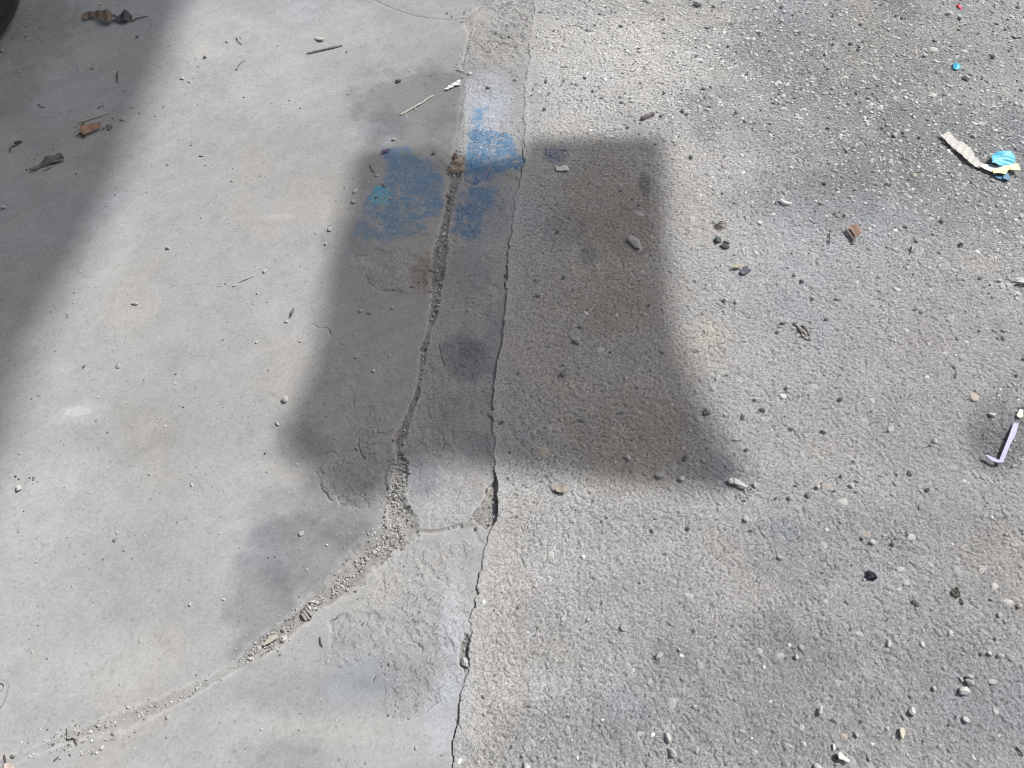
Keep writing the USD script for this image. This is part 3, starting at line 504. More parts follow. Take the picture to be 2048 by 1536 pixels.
tw('twig', [(912,141),(922,144),(930,147)], .0006, .0004, M_twigd, 'dark thin twig beside the white chip at the joint', None, .001)
tw('twig', [(1660,462),(1656,478),(1658,492)], .0006, .0004, M_twigd, 'thin dark curved twig left of the brown leaf', None, .0015)
tw('twig', [(1626,303),(1608,320),(1606,330),(1610,336)], .0004, .0003, M_twigd, 'hair thin curved twig on the worn dark road', None, .002)
tw('twig', [(1820,497),(1819,505),(1817,513)], .0008, .0006, M_twigd, 'short dark twig right of the brown leaf', None, .001)
tw('twig', [(640,1274),(642,1284),(645,1295)], .0006, .0004, M_twigd, 'thin dark needle standing out right of the wood chip', None, .0015)
tw('twig', [(1154,819),(1166,821),(1180,823)], .0006, .0003, M_straw, 'pale needle inside the dark patch on the road', None, .001)
tw('twig', [(738,330),(743,338),(749,345)], .0006, .0004, M_twigd, 'small dark twig left of the blue paint', None, .001)
tw('twig', [(764,367),(769,375),(772,372)], .0006, .0004, M_twigd, 'small dark twig beside the turquoise paint spot', None, .001)
tw('twig', [(108,1522),(113,1518),(117,1513)], .0006, .0005, M_twigd, 'dark splinter in the bottom left corner', None)
tw('twig', [(148,1481),(152,1486),(155,1491)], .0007, .0005, M_twigd, 'dark splinter below the grey leaf scrap at the bottom left', None)
tw('twig', [(2033,1494),(2038,1502),(2046,1512)], .0009, .0006, M_twigd, 'dark twig at the bottom of the right edge', None, .001)
tw('twig', [(1905,763),(1907,757),(1908,750)], .0013, .0009, M_stick, 'short dark sliver right of the white oval stone', None)
tw('twig', [(2028,82),(2032,81),(2036,80),(2040,80)], .0008, .0006, M_twigd, 'dark curved splinter at the right edge near the top', None, .001, 'twig', [('tip', [(2021,76),(2025,79),(2028,82)], .0012, .0008)])
tw('twig', [(1535,1003),(1540,997),(1545,988)], .0006, .0003, M_straw, 'pale needle right of the white bone shaped chip', None, .001)
tw('twig', [(8,1510),(12,1520),(11,1535)], .0007, .0005, M_twigd, 'thin dark stalk curving at the bottom left corner', None, .001)
tw('twig', [(820,575),(825,574),(829,575)], .0012, .0007, M_stick, 'dark sliver on the slab beside the joint in the shade', None)
tw('twig', [(735,626),(740,628),(744,628)], .0009, .0006, M_stick, 'dark grey sliver in the middle of the shaded slab', None)
tw('twig', [(400,316),(404,316),(408,316)], .0007, .0006, M_twigd, 'tiny dark dash on the bright slab', None)
# --- leaves
M_lbrown = mat('dry_brown_leaf', (.20,.155,.13), .7, .4, 220., trans=.15); M_lor = mat('orange_brown_leaf', (.36,.225,.155), .7, .2, 260., trans=.15); M_lgrey = mat('withered_grey_leaf', (.17,.16,.14), .85, .5, 300., trans=.1); M_ldark = mat('rotten_dark_leaf', (.055,.06,.065), .8, .4, 350.)
t = thing('curled_leaf', label='curled brown leaf with dark torn end and stem at the top left', cat='leaf'); land('curled brown leaf', 210, 40)
obj('blade', sheet([(167,42),(172,35),(180,32),(200,32),(212,36),(226,37),(232,42),(226,52),(217,55),(208,50),(196,42),(184,40),(174,44)], lambda u, v: .006+.25*np.clip(v, -.01, .02)+.003*np.sin(u*110)+.0008*np.sin(u*420+v*300), .0004, .0016), M_lbrown, t)
obj('torn_end', sheet([(226,40),(234,40),(246,34),(258,30),(264,36),(266,44),(256,50),(246,52),(234,47)], lambda u, v: .003+.0024*np.sin(u*330+v*200)+.1*np.abs(v), .0004, .0014, ragged=.0012), M_ldark, t)
obj('stem', tube([(262,48),(272,44),(285,40),(297,36)], .0009, .0006, arc=.002), M_twigd, t)
t = thing('broken_leaf', label='orange brown broken leaf piece with moss below the pale stick', cat='leaf'); land('orange broken leaf', 185, 264)
obj('blade', sheet([(162,269),(172,261),(185,257),(198,254),(208,254),(206,259),(200,264),(190,267),(180,272),(172,277)], lambda u, v: .0055+.22*v-.0010*np.cos(u*150)+.0005*np.sin(u*500), .0004, .0015, ragged=.0003), M_lor, t)
obj('under_fold', sheet([(160,273),(165,268),(173,276),(171,279)], lambda u, v: .0014+0*u, .0004), M_lbrown, t)
obj('moss', join(*[chunk(166+7*lr.normal()*.5, 256+4*lr.normal()*.6, 5, 4, .003, 5, 40+i, sub=1) for i in range(7)]), mat('dead_moss', (.13,.13,.06), .95, .4, 500.), t)
obj('stalk', tube([(152,274),(160,267),(170,260)], .0006, .0005), M_twigd, t); obj('stalk', tube([(150,262),(158,257),(166,253)], .0006, .0004), M_twigl, t)
obj('crumb', join(*[chunk(218+4*lr.normal(), 256+3*lr.normal(), 4, 4, .002, 5, 60+i, sub=1) for i in range(9)]), M_lgrey, t)
t = thing('withered_leaf', label='withered grey leaf pressed flat near the left edge', cat='leaf'); land('withered grey leaf', 100, 322)
obj('blade', sheet([(62,343),(78,334),(86,325),(92,316),(104,314),(116,307),(124,309),(128,316),(127,324),(112,328),(98,331),(84,335),(74,340)], lambda u, v: .0016+.0013*np.sin(u*260+1)+.0012*np.sin(v*420), .0004, .0014, ragged=.0007), M_lgrey, t)
for ps in ([(62,343),(85,332),(110,322),(127,312)], [(88,343),(96,339),(104,335)], [(100,327),(110,318),(120,308)]): obj('vein', tube(ps, .0006, .0004, lift=.0012), M_twigd, t)
t = thing('brown_leaf', label='small brown leaf standing curled on the road with dark underside', cat='leaf'); land('small brown leaf', 1703, 470)
obj('blade', sheet([(1692,461),(1700,459),(1712,462),(1718,468),(1716,478),(1711,484),(1705,480),(1699,471)], lambda u, v: .0058+.20*u*np.sign(1)*.4+.0012*np.sin(v*420), .0004, .0013, ragged=.0004), mat('red_brown_leaf', (.36,.24,.19), .75, .3, 300., trans=.15), t)
obj('underside', sheet([(1686,464),(1690,463),(1698,473),(1706,482),(1710,491),(1705,489),(1698,479)], lambda u, v: .0028+0*u, .0004), M_lbrown, t)
obj('leaf_stalk', tube([(1697,492),(1703,493),(1709,491)], .0005, .0004), M_twigd, t)
t = thing('leaf_clump', label='crumpled pale shredded leaf caught in the joint beside the blue paint', cat='leaf'); land('crumpled shredded leaf', 913, 335)
M_shred = mat('shredded_leaf', (.36,.30,.24), .8, .4, 500., trans=.15)
for k in range(11):
    a, b = 897+lr.uniform(-4, 14), 348-2.4*k*.9+lr.uniform(-3, 3); obj('shred', sheet([(a,b),(a+9,b-5),(a+22,b-9-lr.uniform(0,4)),(a+24,b-6),(a+11,b+1)], lambda u, v: .003+.0015*np.sin(u*300+k)+.14*v+.0003*k, .0003, .0025), M_shred, t)
obj('dark_core', chunk(911, 312, 12, 12, .007, 7, 9), M_lbrown, t)
t = thing('husk', label='dark withered seed husk with pale seeds on the road', cat='husk'); land('dark seed husk', 1605, 665)
for ps, a in (([(1586,648),(1592,655),(1600,666),(1607,674)], .0017), ([(1600,654),(1606,657),(1613,666),(1621,679)], .0013), ([(1606,674),(1614,683),(1620,681)], .0010)): obj('pod_half', tube(ps, a, a*.5, rag=.2), M_lgrey, t)
for a, b in ((1599,659),(1606,665),(1609,670),(1604,674),(1617,679)): obj('seed', chunk(a, b, 6, 7, .0028, 4, int(a), .6), M_twigl, t)
t = thing('fibre_clump', label='greenish dark bunch of fibres above the black fragments', cat='fibres'); land('bunch of dark fibres', 1442, 453)
for k in range(9):
    a, b = 1428+lr.uniform(0, 14), 452+lr.uniform(-6, 7); obj('fibre', tube([(a,b-2),(a+8,b+lr.uniform(-1,3)),(a+14,b+lr.uniform(-3,4))], .0006, .0003, arc=.002), M_lgrey, t)
obj('black_chip', chunk(1434, 483, 17, 12, .005, 7, 4), mat('blackish_chip', (.035,.05,.055), .6, .3, 400.), label='blackish green chip right below the bunch of fibres', cat='chip'); land('blackish green chip', 1434, 483)
obj('black_chip', join(chunk(1449, 495, 20, 9, .003, 7, 5, -.4), chunk(1452, 487, 14, 5, .003, 7, 6, -.3)), M_ldark, label='ragged black chip touching the lower right of the greenish chip', cat='chip')
obj('slate_piece', sheet([(1478,549),(1484,539),(1494,537),(1496,544),(1502,544),(1494,550),(1484,554)], lambda u, v: .0010+.02*v+.0006*np.sin(u*400), .0018, ragged=.0003), mat('purple_grey_slate', (.10,.09,.125), .65, .2, 500.), label='dark purple grey flat piece beside the yellowish leaf', cat='flat piece'); land('purple grey flat piece', 1490, 546)
obj('leaf_scrap', sheet([(1460,541),(1466,536),(1476,533),(1483,534),(1480,540),(1470,542)], lambda u, v: .0028+.12*np.abs(v), .0004, ragged=.0003), mat('yellowish_leaf', (.46,.41,.28), .7, .3, 400., trans=.15), label='yellowish dry leaf scrap touching the purple grey piece', cat='leaf scrap')
t = thing('bone_chip', label='white pointed chip with a broad end at the dark patch corner', cat='chip'); land('white pointed chip', 1472, 969)
M_bone = mat('chalky_white', (.56,.56,.54), .75, .15, 500.)
obj('broad_end', chunk(1463, 966, 17, 15, .0062, 9, 11, -.4), M_bone, t); obj('point', sheet([(1466,961),(1474,966),(1484,973),(1493,979),(1486,980),(1472,974),(1466,972)], lambda u, v: .0035+.1*np.abs(v)*-1, .0022), M_bone, t)
for a, b, c in ((1478,962,5),(1480,967,5),(1475,966,4)): obj('crumb', chunk(a, b, c, c, .0025, 5, a, sub=1), M_bone, t)
t = thing('leaf_curl', label='light tan dry leaf curl below the dark patch', cat='leaf'); land('tan leaf curl', 1115, 985)
M_tan = mat('tan_dry_leaf', (.42,.37,.30), .75, .25, 350., trans=.2)
obj('blade', sheet([(1110,984),(1117,975),(1126,976),(1134,982),(1132,990),(1118,991)], lambda u, v: .0028+.16*np.abs(v)+.0008*np.sin(u*500), .0004, .0014, ragged=.0004), M_tan, t)
obj('hook', sheet([(1101,968),(1105,971),(1112,980),(1116,985),(1112,989),(1107,982)], lambda u, v: .003+.1*v, .0005), M_tan, t); obj('dark_fold', sheet([(1107,984),(1117,986),(1117,991),(1110,988)], lambda u, v: .0009+0*u, .0004), M_ldark, t)
t = thing('black_husk', label='black crumpled husk with curled ribs on the road bottom right', cat='husk'); land('black crumpled husk', 1740, 1153)
M_blk = mat('black_dry_husk', (.022,.022,.035), .55, .3, 500.)
obj('core', chunk(1741, 1154, 12, 12, .005, 8, 14, .5), M_blk, t)
for ps in ([(1731,1145),(1736,1150),(1742,1155)], [(1735,1143),(1740,1149),(1745,1155)], [(1741,1145),(1745,1150),(1748,1155)], [(1750,1150),(1747,1155),(1742,1160)], [(1752,1154),(1749,1159),(1744,1162)], [(1730,1153),(1736,1156),(1743,1160)]): obj('rib', tube(ps, .0011, .0007, arc=.0025), M_blk, t)
t = thing('curled_tendril', label='dark curled tendril on the road right of the black husk', cat='tendril'); land('dark curled tendril', 1909, 1187)
for ps in ([(1903,1186),(1904,1181),(1909,1183),(1911,1188)], [(1903,1186),(1905,1191),(1912,1194),(1918,1194)], [(1911,1176),(1913,1181),(1916,1188),(1918,1194)], [(1919,1198),(1921,1203),(1924,1210)]): obj('strand', tube(ps, .0012, .0007, arc=.001, rag=.2), M_lgrey, t)
t = thing('corrugated_scrap', label='grey corrugated scrap with parallel ridges lying in the lower joint', cat='scrap'); land('corrugated scrap', 613, 1228)
M_cor = mat('grey_corrugated', (.27,.255,.235), .8, .2, 500.)
obj('backing', sheet([(601,1232),(607,1216),(612,1214),(626,1230),(624,1241),(616,1243)], lambda u, v: .0006+0*u, .0008), mat('dark_backing', (.06,.055,.05), .9, .2, 400.), t)
for a, b, c, d in ((603,1227,613,1241),(606,1221,620,1240),(610,1216,625,1233)): obj('ridge', tube([(a,b),((a+c)/2,(b+d)/2),(c,d)], .0014, .0013, lift=.0008, rag=.05), M_cor, t)
obj('wood_chip', sheet([(527,1290),(535,1282),(546,1273),(556,1271),(560,1276),(552,1280),(540,1287),(530,1292)], lambda u, v: .0025+.03*u+.0004*np.sin(v*900), .0012, ragged=.0002), mat('pale_wood', (.42,.40,.33), .8, .25, 600.), label='pale flat wood chip lying in the lower joint', cat='wood chip'); land('pale wood chip', 543, 1281)
# --- ring pull at the left edge
t = thing('can_tab', label='aluminium can pull tab cut off by the left edge', cat='can tab'); land('can pull tab', 4, 1392)
m_ = mpp(0, 1390); c = W(-8, 1392); M_al = mat('dull_aluminium', (.36,.365,.37), .65, .1, 400., metal=.15, bump=.15)
def oval(cx, cy, rx, ry, n=40): a = np.linspace(0, 2*math.pi, n, endpoint=False); return shapely.Polygon(np.stack([cx+rx*np.sign(np.cos(a))*np.abs(np.cos(a))**.75, cy+ry*np.sign(np.sin(a))*np.abs(np.sin(a))**.85], 1))
out = oval(0, 0, .0092, .0135).buffer(.0004); hole, hole2 = oval(0, -.0052, .0062, .0055), oval(0, .0062, .0060, .0048)
zt = zat(-6, 1392)[0]+.0008
def plate(P, h, z): m = trimesh.creation.extrude_polygon(P, h, engine='earcut'); m.apply_translation([c[0], c[1], zt+z]); return m
obj('tab_plate', plate(out.difference(hole).difference(hole2.buffer(-.0008)), .0008, .0003), M_al, t)
obj('rolled_rim', plate(out.difference(out.buffer(-.0010)), .0016, 0), M_al, t); obj('finger_ring', plate(hole.buffer(.0008).difference(hole), .0015, 0.0001), M_al, t)
obj('rivet_tongue', plate(oval(0, .0058, .0042, .0034), .0007, .0002), M_al, t)
# --- paper and small scraps
M_scrap = mat('dirty_white_paper', (.58,.57,.55), .85, .15, 500.)
obj('paper_scrap', sheet([(1112,334),(1119,337),(1125,334),(1136,335),(1138,344),(1126,345),(1113,344)], lambda u, v: .0016+.0005*np.sin(u*300), .0005, ragged=.0004), M_scrap, label='small torn white paper scrap below the blue mark on the road', cat='paper scrap'); land('torn paper scrap', 1126, 340)
obj('peel', sheet([(1558,402),(1563,404),(1571,409),(1582,411),(1581,414),(1568,413),(1561,408)], lambda u, v: .0025+.15*np.abs(v), .0006), M_scrap, label='white curved sliver on the worn road', cat='sliver'); land('white curved sliver', 1570, 408)
obj('seed_pod', sheet([(583,636),(585,632),(585,626),(588,621),(591,623),(589,630),(586,634)], lambda u, v: .0028+.25*-np.abs(v), .0014), mat('grey_pod', (.14,.14,.13), .8, .2, 500.), label='dark curved seed pod on the bright slab', cat='seed pod'); land('dark curved pod', 587, 628)
obj('bark_flake', sheet([(630,76),(638,79),(648,79),(652,83),(643,85),(636,82)], lambda u, v: .0025+.2*np.abs(v), .0005), M_twigl, label='light curled flake just above the straight grey stick', cat='flake')
t = thing('plaster_flake', label='white ribbed flake at the joint above the forked twig', cat='flake'); land('white ribbed flake', 905, 172)
obj('flake_body', sheet([(888,180),(897,176),(908,168),(920,161),(921,172),(910,174),(897,181)], lambda u, v: .0012+.0005*np.sin(u*700), .0008, ragged=.0002), M_scrap, t)
for k in range(4): obj('rib', tube([(892+7*k,181-4*k),(898+6*k,172-3*k)], .0007, .0006, lift=.0012), M_bone, t)
t = thing('dry_petals', label='white dry petals cut off by the right edge', cat='petals'); land('white dry petals', 2036, 568)
M_pet = mat('dry_white_petal', (.56,.56,.54), .6, .1, 500., trans=.25)
for ps, z in (([(2018,566),(2026,565),(2040,566),(2056,567),(2040,569),(2026,568)], .003), ([(2024,573),(2034,569),(2048,567),(2066,570),(2058,577),(2038,576)], .0042), ([(2009,558),(2013,560),(2018,565),(2014,564)], .002)): obj('petal', sheet(ps, lambda u, v, z=z: z+.2*np.abs(v), .0004), M_pet, t)
obj('leaf_scrap', sheet([(136,1453),(147,1454),(149,1468),(160,1476),(155,1480),(148,1475),(137,1480),(136,1466)], lambda u, v: .0014+.0006*np.sin(u*500), .0005, ragged=.0003), mat('dusty_grey_leaf', (.30,.295,.28), .85, .2, 400.), label='dusty grey leaf scrap on the lower joint at the left', cat='leaf scrap'); land('dusty grey leaf scrap', 145, 1466)
obj('petal_scrap', sheet([(10,1540),(14,1526),(24,1527),(32,1532),(34,1542),(22,1548)], lambda u, v: .0022+.1*np.abs(v)+.0005*np.sin(u*600), .0004, ragged=.0003), mat('pinkish_scrap', (.52,.42,.38), .8, .2, 400.), label='pinkish dry scrap in the bottom left corner', cat='scrap'); land('pinkish scrap', 22, 1533)
t = thing('white_fragment', label='white split fragment with dark hollow near the bottom right', cat='fragment'); land('white split fragment', 1680, 1512)
obj('chip', sheet([(1675,1505),(1680,1505),(1687,1512),(1700,1522),(1696,1526),(1684,1520),(1676,1518)], lambda u, v: .0014-.03*u+.1*np.abs(v), .0018, ragged=.0002), M_bone, t); obj('spur', sheet([(1666,1486),(1670,1489),(1672,1498),(1667,1500)], lambda u, v: .0003+0*u, .0014), M_bone, t); obj('dark_side', chunk(1673, 1513, 7, 13, .003, 6, 33), M_ldark, t)
obj('tan_chip', sheet([(1798,1456),(1806,1456),(1809,1464),(1806,1473),(1803,1480),(1799,1468)], lambda u, v: .0002+.01*v, .0022, ragged=.0002), mat('tan_stone_chip', (.50,.46,.36), .7, .15, 400.), label='flat tan wedge shaped stone chip near the bottom right', cat='stone chip'); land('tan wedge chip', 1803, 1466)
obj('purple_fleck', sheet([(763,305),(768,302),(776,300),(784,301),(776,304),(766,307)], lambda u, v: .0022+.1*v, .0005), mat('purple_fleck', (.12,.09,.16), .7, .2, 400.), label='small dark purple fleck on the upper edge of the blue paint', cat='fleck')
obj('debris', join(*[chunk(48+16*lr.normal()*.8, 955-512*0+3*lr.normal(), 4, 3, .0018, 5, 80+i, sub=1) for i in range(6)]), M_lgrey, label='dark crumbs above the round white pebble at the left', cat='crumbs')

# ------------------------------------------------------------------ loose pebbles, every one a thing
PEB = """412 119 8 p,367 160 9 w,380 166 6 p,251 182 6 p,266 216 6 p,248 240 10 p,227 237 5 p,490 196 5 w,88 214 9 g,78 211 6 d,7 413 10 w,39 144 5 w,7 104 7 g,276 78 7 d,186 138 7 g,457 88 8 p,338 332 6 p,385 293 6 g,338 500 8 p,203 11 6 p,579 202 5 w,697 187 5 p,797 163 10 d,978 174 11 g,940 147 8 w,868 304 9 d,788 278 9 p,710 384 11 w,708 405 10 p,660 462 10 p,632 468 5 w,652 490 7 p,755 350 8 w,690 376 5 p,708 356 4 w,
1394 8 17 g,1428 12 8 g,1090 219 9 w,1130 302 8 d,1256 256 8 g,1365 223 9 d,1268 488 28 p,1278 410 9 d,1127 161 6 d,1163 200 5 d,1176 58 8 g,1190 50 6 d,1030 160 8 g,1408 179 10 p,1243 205 8 p,1375 229 9 p,1382 317 9 d,1450 312 10 w,
1650 112 9 p,1847 117 9 w,1985 118 10 w,1928 163 12 w,1787 276 12 w,1806 270 11 w,1567 387 9 w,1688 434 8 w,1708 382 9 w,1647 371 9 d,1706 300 8 d,1762 261 8 d,1559 207 8 w,1865 472 9 p,1880 447 9 d,1919 493 10 d,1665 93 8 p,1720 53 7 w,1722 35 8 w,1895 32 11 w,1664 37 8 d,1700 92 11 p,1772 372 9 w,1945 277 10 w,1920 496 9 w,1835 282 8 d,
39 979 13 w,272 611 10 p,385 971 7 w,240 736 10 p,448 815 4 w,452 570 4 d,138 631 5 p,230 702 4 w,214 682 4 w,436 837 4 w,317 837 4 w,
531 545 8 w,516 588 6 p,574 645 8 w,601 684 6 p,571 801 15 p,556 849 8 w,714 716 8 p,788 579 5 w,722 622 9 p,785 617 7 p,748 744 9 w,779 714 5 w,715 898 9 g,938 622 9 p,1012 551 9 d,1004 848 8 d,983 828 13 p,642 974 5 w,595 930 4 w,882 565 9 p,778 729 4 w,
1153 687 17 p,1325 704 11 p,1250 760 10 w,1275 778 9 p,1390 563 8 w,1449 602 9 w,1471 605 9 w,1410 663 7 p,1395 702 6 w,1412 570 6 p,1488 683 8 w,1432 760 8 p,1391 783 8 p,1510 800 9 w,1416 825 17 g,1470 880 9 w,1487 835 14 p,1525 822 10 p,1449 830 9 w,1245 826 9 g,1305 795 6 p,1371 916 16 d,1366 897 8 w,1366 943 6 w,1362 959 13 w,1318 952 17 g,1256 917 11 w,1493 900 9 d,1508 973 11 w,1485 967 7 p,1073 563 10 p,1127 558 9 d,1075 595 8 d,1160 657 9 d,1125 755 14 d,1147 582 7 g,1298 612 7 d,1411 827 9 w,1110 808 4 w,1325 620 7 p,1036 752 6 d,1057 700 6 d,1205 1205 6 p,1380 862 7 w,1203 1200 5 w,
1565 649 11 d,1556 665 9 p,1586 660 8 p,1623 601 7 d,1652 642 8 d,1605 565 11 p,1811 542 9 w,1842 626 13 g,1900 654 10 w,1913 681 10 p,2003 679 11 p,1958 665 8 p,1867 884 14 p,1861 892 8 p,1648 864 10 p,1678 802 9 d,1577 1000 12 p,1612 995 14 d,1700 975 10 w,1760 954 8 p,1852 983 12 d,1680 955 8 d,1666 985 6 d,2026 757 7 d,1995 566 8 w,1979 834 13 w,1597 794 8 p,1615 793 6 d,1573 778 10 w,1707 924 8 p,1741 826 6 w,1590 974 7 d,1633 978 9 w,1710 965 8 d,1588 553 8 w,1560 520 6 p,
604 1068 11 p,614 1140 6 w,568 1278 12 w,518 1296 10 w,930 1325 16 p,953 1058 9 d,832 1496 6 p,560 1310 5 d,74 1124 5 w,382 1209 8 w,335 1435 9 p,205 1495 10 w,60 1513 6 w,66 1508 5 w,
1377 1055 13 p,1213 1035 8 p,1490 1042 11 w,1246 1256 13 p,1318 1310 14 p,1358 1298 10 g,1397 1320 7 w,1336 1475 17 w,1345 1506 17 p,1301 1508 9 w,1390 1413 9 w,1072 1270 6 p,1052 1533 17 w,1516 1160 8 p,1177 1240 7 w,1167 1337 6 w,1187 1337 6 w,1060 1372 6 w,1036 1216 6 d,1070 1174 8 p,1200 1450 6 d,1084 1478 6 w,
1560 1116 11 p,1743 1086 12 w,1725 1075 10 g,1786 1089 10 p,1728 1160 7 p,2034 1214 12 p,1777 1288 13 w,1593 1314 10 w,1899 1267 11 w,1963 1308 9 d,1979 1308 10 w,1999 1312 13 w,1938 1353 13 p,1937 1365 17 p,1925 1381 21 w,1868 1378 11 p,1640 1421 15 w,1823 1423 18 w,1929 1440 14 w,1610 1489 10 w,1775 1456 9 w,1880 1492 10 p,1713 1469 9 p,1703 1258 6 d,1822 1391 8 p,1806 1225 6 w,1637 1535 17 w,1645 1295 6 w,1754 1325 7 w,1832 1217 7 w,1997 1230 10 p,2010 1070 8 p,1862 1146 7 w,1980 1200 8 p,1566 1410 6 p,1707 1405 6 w,1898 1450 7 d,1633 1270 6 w,1922 1359 8 w""".replace('\n', '').split(',')
for nm, a, b in (('turquoise paint spot', 765, 395), ('blue paint on the slab', 830, 360), ('blue paint on the strip', 985, 295), ('round stain on the strip', 935, 712), ('gravel pocket in the strip edge', 975, 1015), ('square hole in the joint', 804, 928), ('bottom left corner', 0, 1536), ('top left corner', 0, 0), ('bottom right corner', 2048, 1536), ('top right corner', 2048, 0), ('middle of the bottom edge', 1024, 1536), ('big flat pebble in the dark patch', 1268, 488), ('cluster of three stones', 1930, 1368), ('large white embedded stone', 1682, 1005), ('tan embedded stone', 1085, 902), ('round white pebble at the left edge', 39, 979), ('pair of angular stones at the bottom', 1340, 1490)): land(nm, a, b)
COLW = {'w': 'whitish', 'p': 'pale grey', 'g': 'grey', 'd': 'dark grey'}
UNIQ = {(1925,1381): 'largest whitish stone of the cluster of three', (1937,1365): 'middle pale stone of the cluster of three', (1938,1353): 'topmost small stone of the cluster of three', (1268,488): 'big flat pale pebble in the upper right of the dark patch', (39,979): 'round white pebble lying on the slab at the left edge', (571,801): 'square pale pebble on the slab left of the dark patch', (1336,1475): 'angular white stone, upper of the pair at the bottom', (1345,1506): 'round pale stone, lower of the pair at the bottom', (930,1325): 'round pale pebble sitting in the crack beside the lower slab', (1052,1533): 'white stone cut by the middle of the bottom edge', (1637,1535): 'white stone cut by the bottom edge, below the white fragment', (978,174): 'dark sided grey stone on the strip above the blue paint', (1371,916): 'black shard in the lower right of the dark patch', (1153,687): 'oval pale flake in the middle of the dark patch'}
def direc(d):
    k = int(np.round(math.degrees(math.atan2(d[1], d[0]))/45)) % 8
    return ['right of', 'upper right of', 'above', 'upper left of', 'left of', 'lower left of', 'below', 'lower right of'][k]
items = []
for i, s in enumerate(PEB):
    a, b, sz, tn = s.split(); a, b, sz = float(a), float(b), float(sz); p = W(a, b)
    ln = min(LAND, key=lambda q: np.hypot(*(p-q[1]))+(0 if np.hypot(*(p-q[1])) > .012 else .1)); dd = p-ln[1]
    items.append([a, b, sz, tn, ln[0], direc(dd), np.hypot(*dd), i])
used = {}
for it in sorted(items, key=lambda q: q[6]):
    a, b, sz, tn, ln, dr, dist, i = it
    u = UNIQ.get((int(a), int(b)))
    if not u:
        word = COLW[tn]+(' speck' if sz <= 5 else ' pebble' if sz < 11 else ' stone'); key = (word, dr, ln); n = used[key] = used.get(key, 0)+1
        u = f"{'' if n == 1 else ('second ', 'third ', 'fourth ', 'fifth ', 'sixth ', 'seventh ', 'eighth ')[n-2]}nearest {word} {dr} the {ln}"
    it.append(u)
pg = np.random.default_rng(77)
for a, b, sz, tn, ln, dr, dist, i, lab in items:
    r = sz*mpp(a, b)*.5*1.0; ht = .42 if sz > 25 else pg.uniform(.62, .9) if sz < 18 else .8
    v, f = pebble(r, ht, 2, 13, pg.uniform(1.0, 1.4), pg); p = W(a, b); z0 = relief(p[None, 0], p[None, 1])[0]
    slab_ = a < 1000
    obj('pebble', (v+[p[0], p[1], z0+r*ht*.72], f), SM[tn], smooth=18, label=lab, cat='pebble', group='loose pebbles on the slabs' if slab_ else 'loose pebbles on the road')

# ------------------------------------------------------------------ black tyre at the far left corner
def lathe(prof, n=96):
    a = np.linspace(0, 2*math.pi, n, endpoint=False); k = len(prof); V_ = np.array([[r*math.cos(t), r*math.sin(t), z] for t in a for r, z in prof]); F = []
    for i in range(n):
        for j in range(k):
            p, q = i*k+j, ((i+1) % n)*k+j; p2, q2 = i*k+(j+1) % k, ((i+1) % n)*k+(j+1) % k; F += [[p, q, q2], [p, q2, p2]]
    return V_, np.array(F)
e0, e1 = W(40, 0), W(2, 84); dv = e1-e0; dv /= np.linalg.norm(dv); nrm = np.array([dv[1], -dv[0]]); nrm = nrm if nrm[0] < 0 else -nrm
TR = .29; tc = (e0+e1)/2+nrm*(TR-.033)
prof = [(.17,.012),(.20,.003),(.25,.0),(.272,.012),(.282,.03),(TR-.002,.045),(TR-.002,.062),(TR-.008,.064),(TR-.008,.069),(TR,.071),(TR,.092),(TR-.007,.094),(TR-.007,.099),(TR-.001,.101),(TR-.001,.118),(.282,.135),(.27,.152),(.25,.163),(.20,.160),(.17,.150),(.165,.12),(.165,.04)]
tv, tf = lathe([(a, b) for a, b in prof]); tz = zat(2, 84)[0]
t = thing('tyre', label='black rubber tyre edge in the shade at the top left corner', cat='tyre')
M_rub = mat('black_rubber', (.018,.019,.024), .75, .2, 300.)
obj('carcass', (tv+[tc[0], tc[1], tz], tf), M_rub, t)
blk = trimesh.creation.box((.006, .016, .020))
for k in range(48):
    an = 2*math.pi*k/48; R_ = trimesh.transformations.rotation_matrix(an, [0, 0, 1]); b_ = blk.copy(); b_.apply_translation([TR-.001, 0, .0535 if k % 2 else .110]); b_.apply_transform(R_); b_.apply_translation([tc[0], tc[1], tz]); obj('tread_block', b_, M_rub, t, smooth=False)

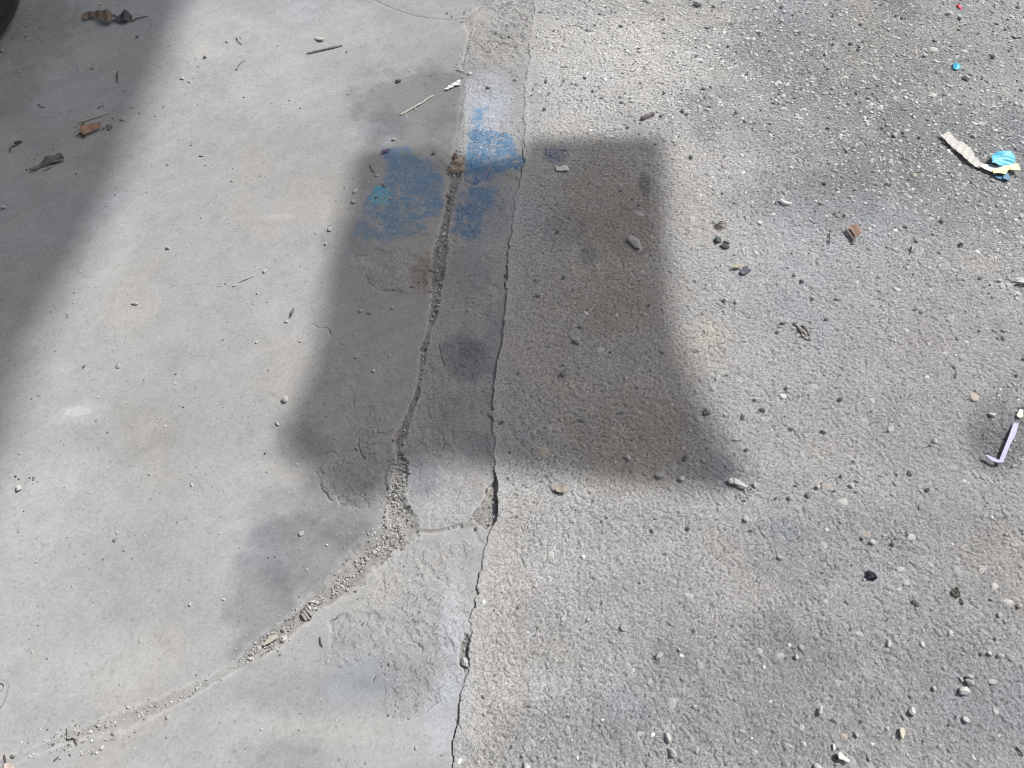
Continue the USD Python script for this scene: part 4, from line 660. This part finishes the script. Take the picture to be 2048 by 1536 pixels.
# ------------------------------------------------------------------ shade: two unseen sheets added overhead, shaped to cast the shadows at left and centre
def shade_mat(name, rgb, through):
    return usdkit.material(stage, f'/World/Looks/{name}', {'g': ('geometry', {}), 'w': ('noise_texture', {'scale': 900.}), 'd': ('diffuse_bsdf', {'color': rgb}), 't': ('transparent_bsdf', {'color': (1., .98, .95)}), 'm': ('mix_closure', {'fac': through})},
        [('g.position', 'w.vector'), ('d.BSDF', 'm.closure1'), ('t.BSDF', 'm.closure2')], surface='m.closure')
def overhead(poly, zc):  # lifts a ground shadow outline towards the sun to make its caster
    off = SUN[:2]/SUN[2]*zc; P = shapely.Polygon(np.asarray(poly)+off); m = trimesh.creation.extrude_polygon(P, .003, engine='earcut'); m.apply_translation([0, 0, zc]); return m, off
edge = Wl([(440,-60),(385,-20),(368,20),(348,70),(336,120),(312,170),(288,228),(268,290),(236,370),(205,440),(175,505),(130,570),(98,640),(66,705),(42,780),(18,860),(-30,960),(-110,1080)])
A_Z, C_Z = 5.0, 2.9
m, off = overhead(np.vstack([edge, [(-1.6,.15),(-3.2,.6),(-3.2,3.4),(-.35,3.4)]]), A_Z)
t = thing('added_awning', label='added grey net sheet on poles, unseen, shaped to cast the left shadow', cat='added_awning')
obj('shadow_sheet', m, shade_mat('added_shade_net', (.25,.26,.27), .26), t, smooth=False)
def rod(a, b, r): return trimesh.creation.cylinder(r, segment=(a, b), sections=10)
M_pole = mat('galvanised_pole', (.45,.46,.47), .5, .2, 60., metal=.6)
for a, b in ((-3.2+off[0], 3.4+off[1]), (-.35+off[0], 3.4+off[1])): obj('pole', rod((a, b, -.05), (a, b, A_Z), .03), M_pole, t)  # poles and beam added to carry the left sheet
obj('beam', rod((-3.2+off[0], 3.4+off[1], A_Z-.03), (-.35+off[0], 3.4+off[1], A_Z-.03), .025), M_pole, t)
patch = Wl([(712,305),(760,292),(860,296),(945,318),(1046,314),(1050,277),(1180,275),(1322,277),(1334,330),(1338,470),(1346,600),(1362,690),(1398,790),(1452,880),(1492,950),(1470,978),(1380,980),(1250,968),(1060,946),(985,934),(900,922),(800,935),(782,985),(745,1004),(690,1000),(636,970),(596,930),(566,895),(572,840),(610,770),(632,690),(652,560),(676,470),(694,390)])  # central shadow outline, gives the added sheet its shape
m, off = overhead(patch, C_Z)
t = thing('added_cloth', label='added ragged dark sheet on lines, unseen, shaped to cast the central shadow', cat='shadow_sheet')
obj('shadow_sheet', m, shade_mat('added_dark_cloth', (.10,.10,.10), .34), t, smooth=False)
cc = patch.mean(0)+off
far = [(3.9, 2.6), (3.9, .6)]
for a, b in far: obj('pole', rod((a, b, -.05), (a, b, C_Z+.1), .025), M_pole, t)  # poles and lines added to carry the central sheet
for (a, b), q in zip(far, (patch[7], patch[14])): obj('line', rod((a, b, C_Z+.05), (q[0]+off[0], q[1]+off[1], C_Z), .0012), M_stick, t)
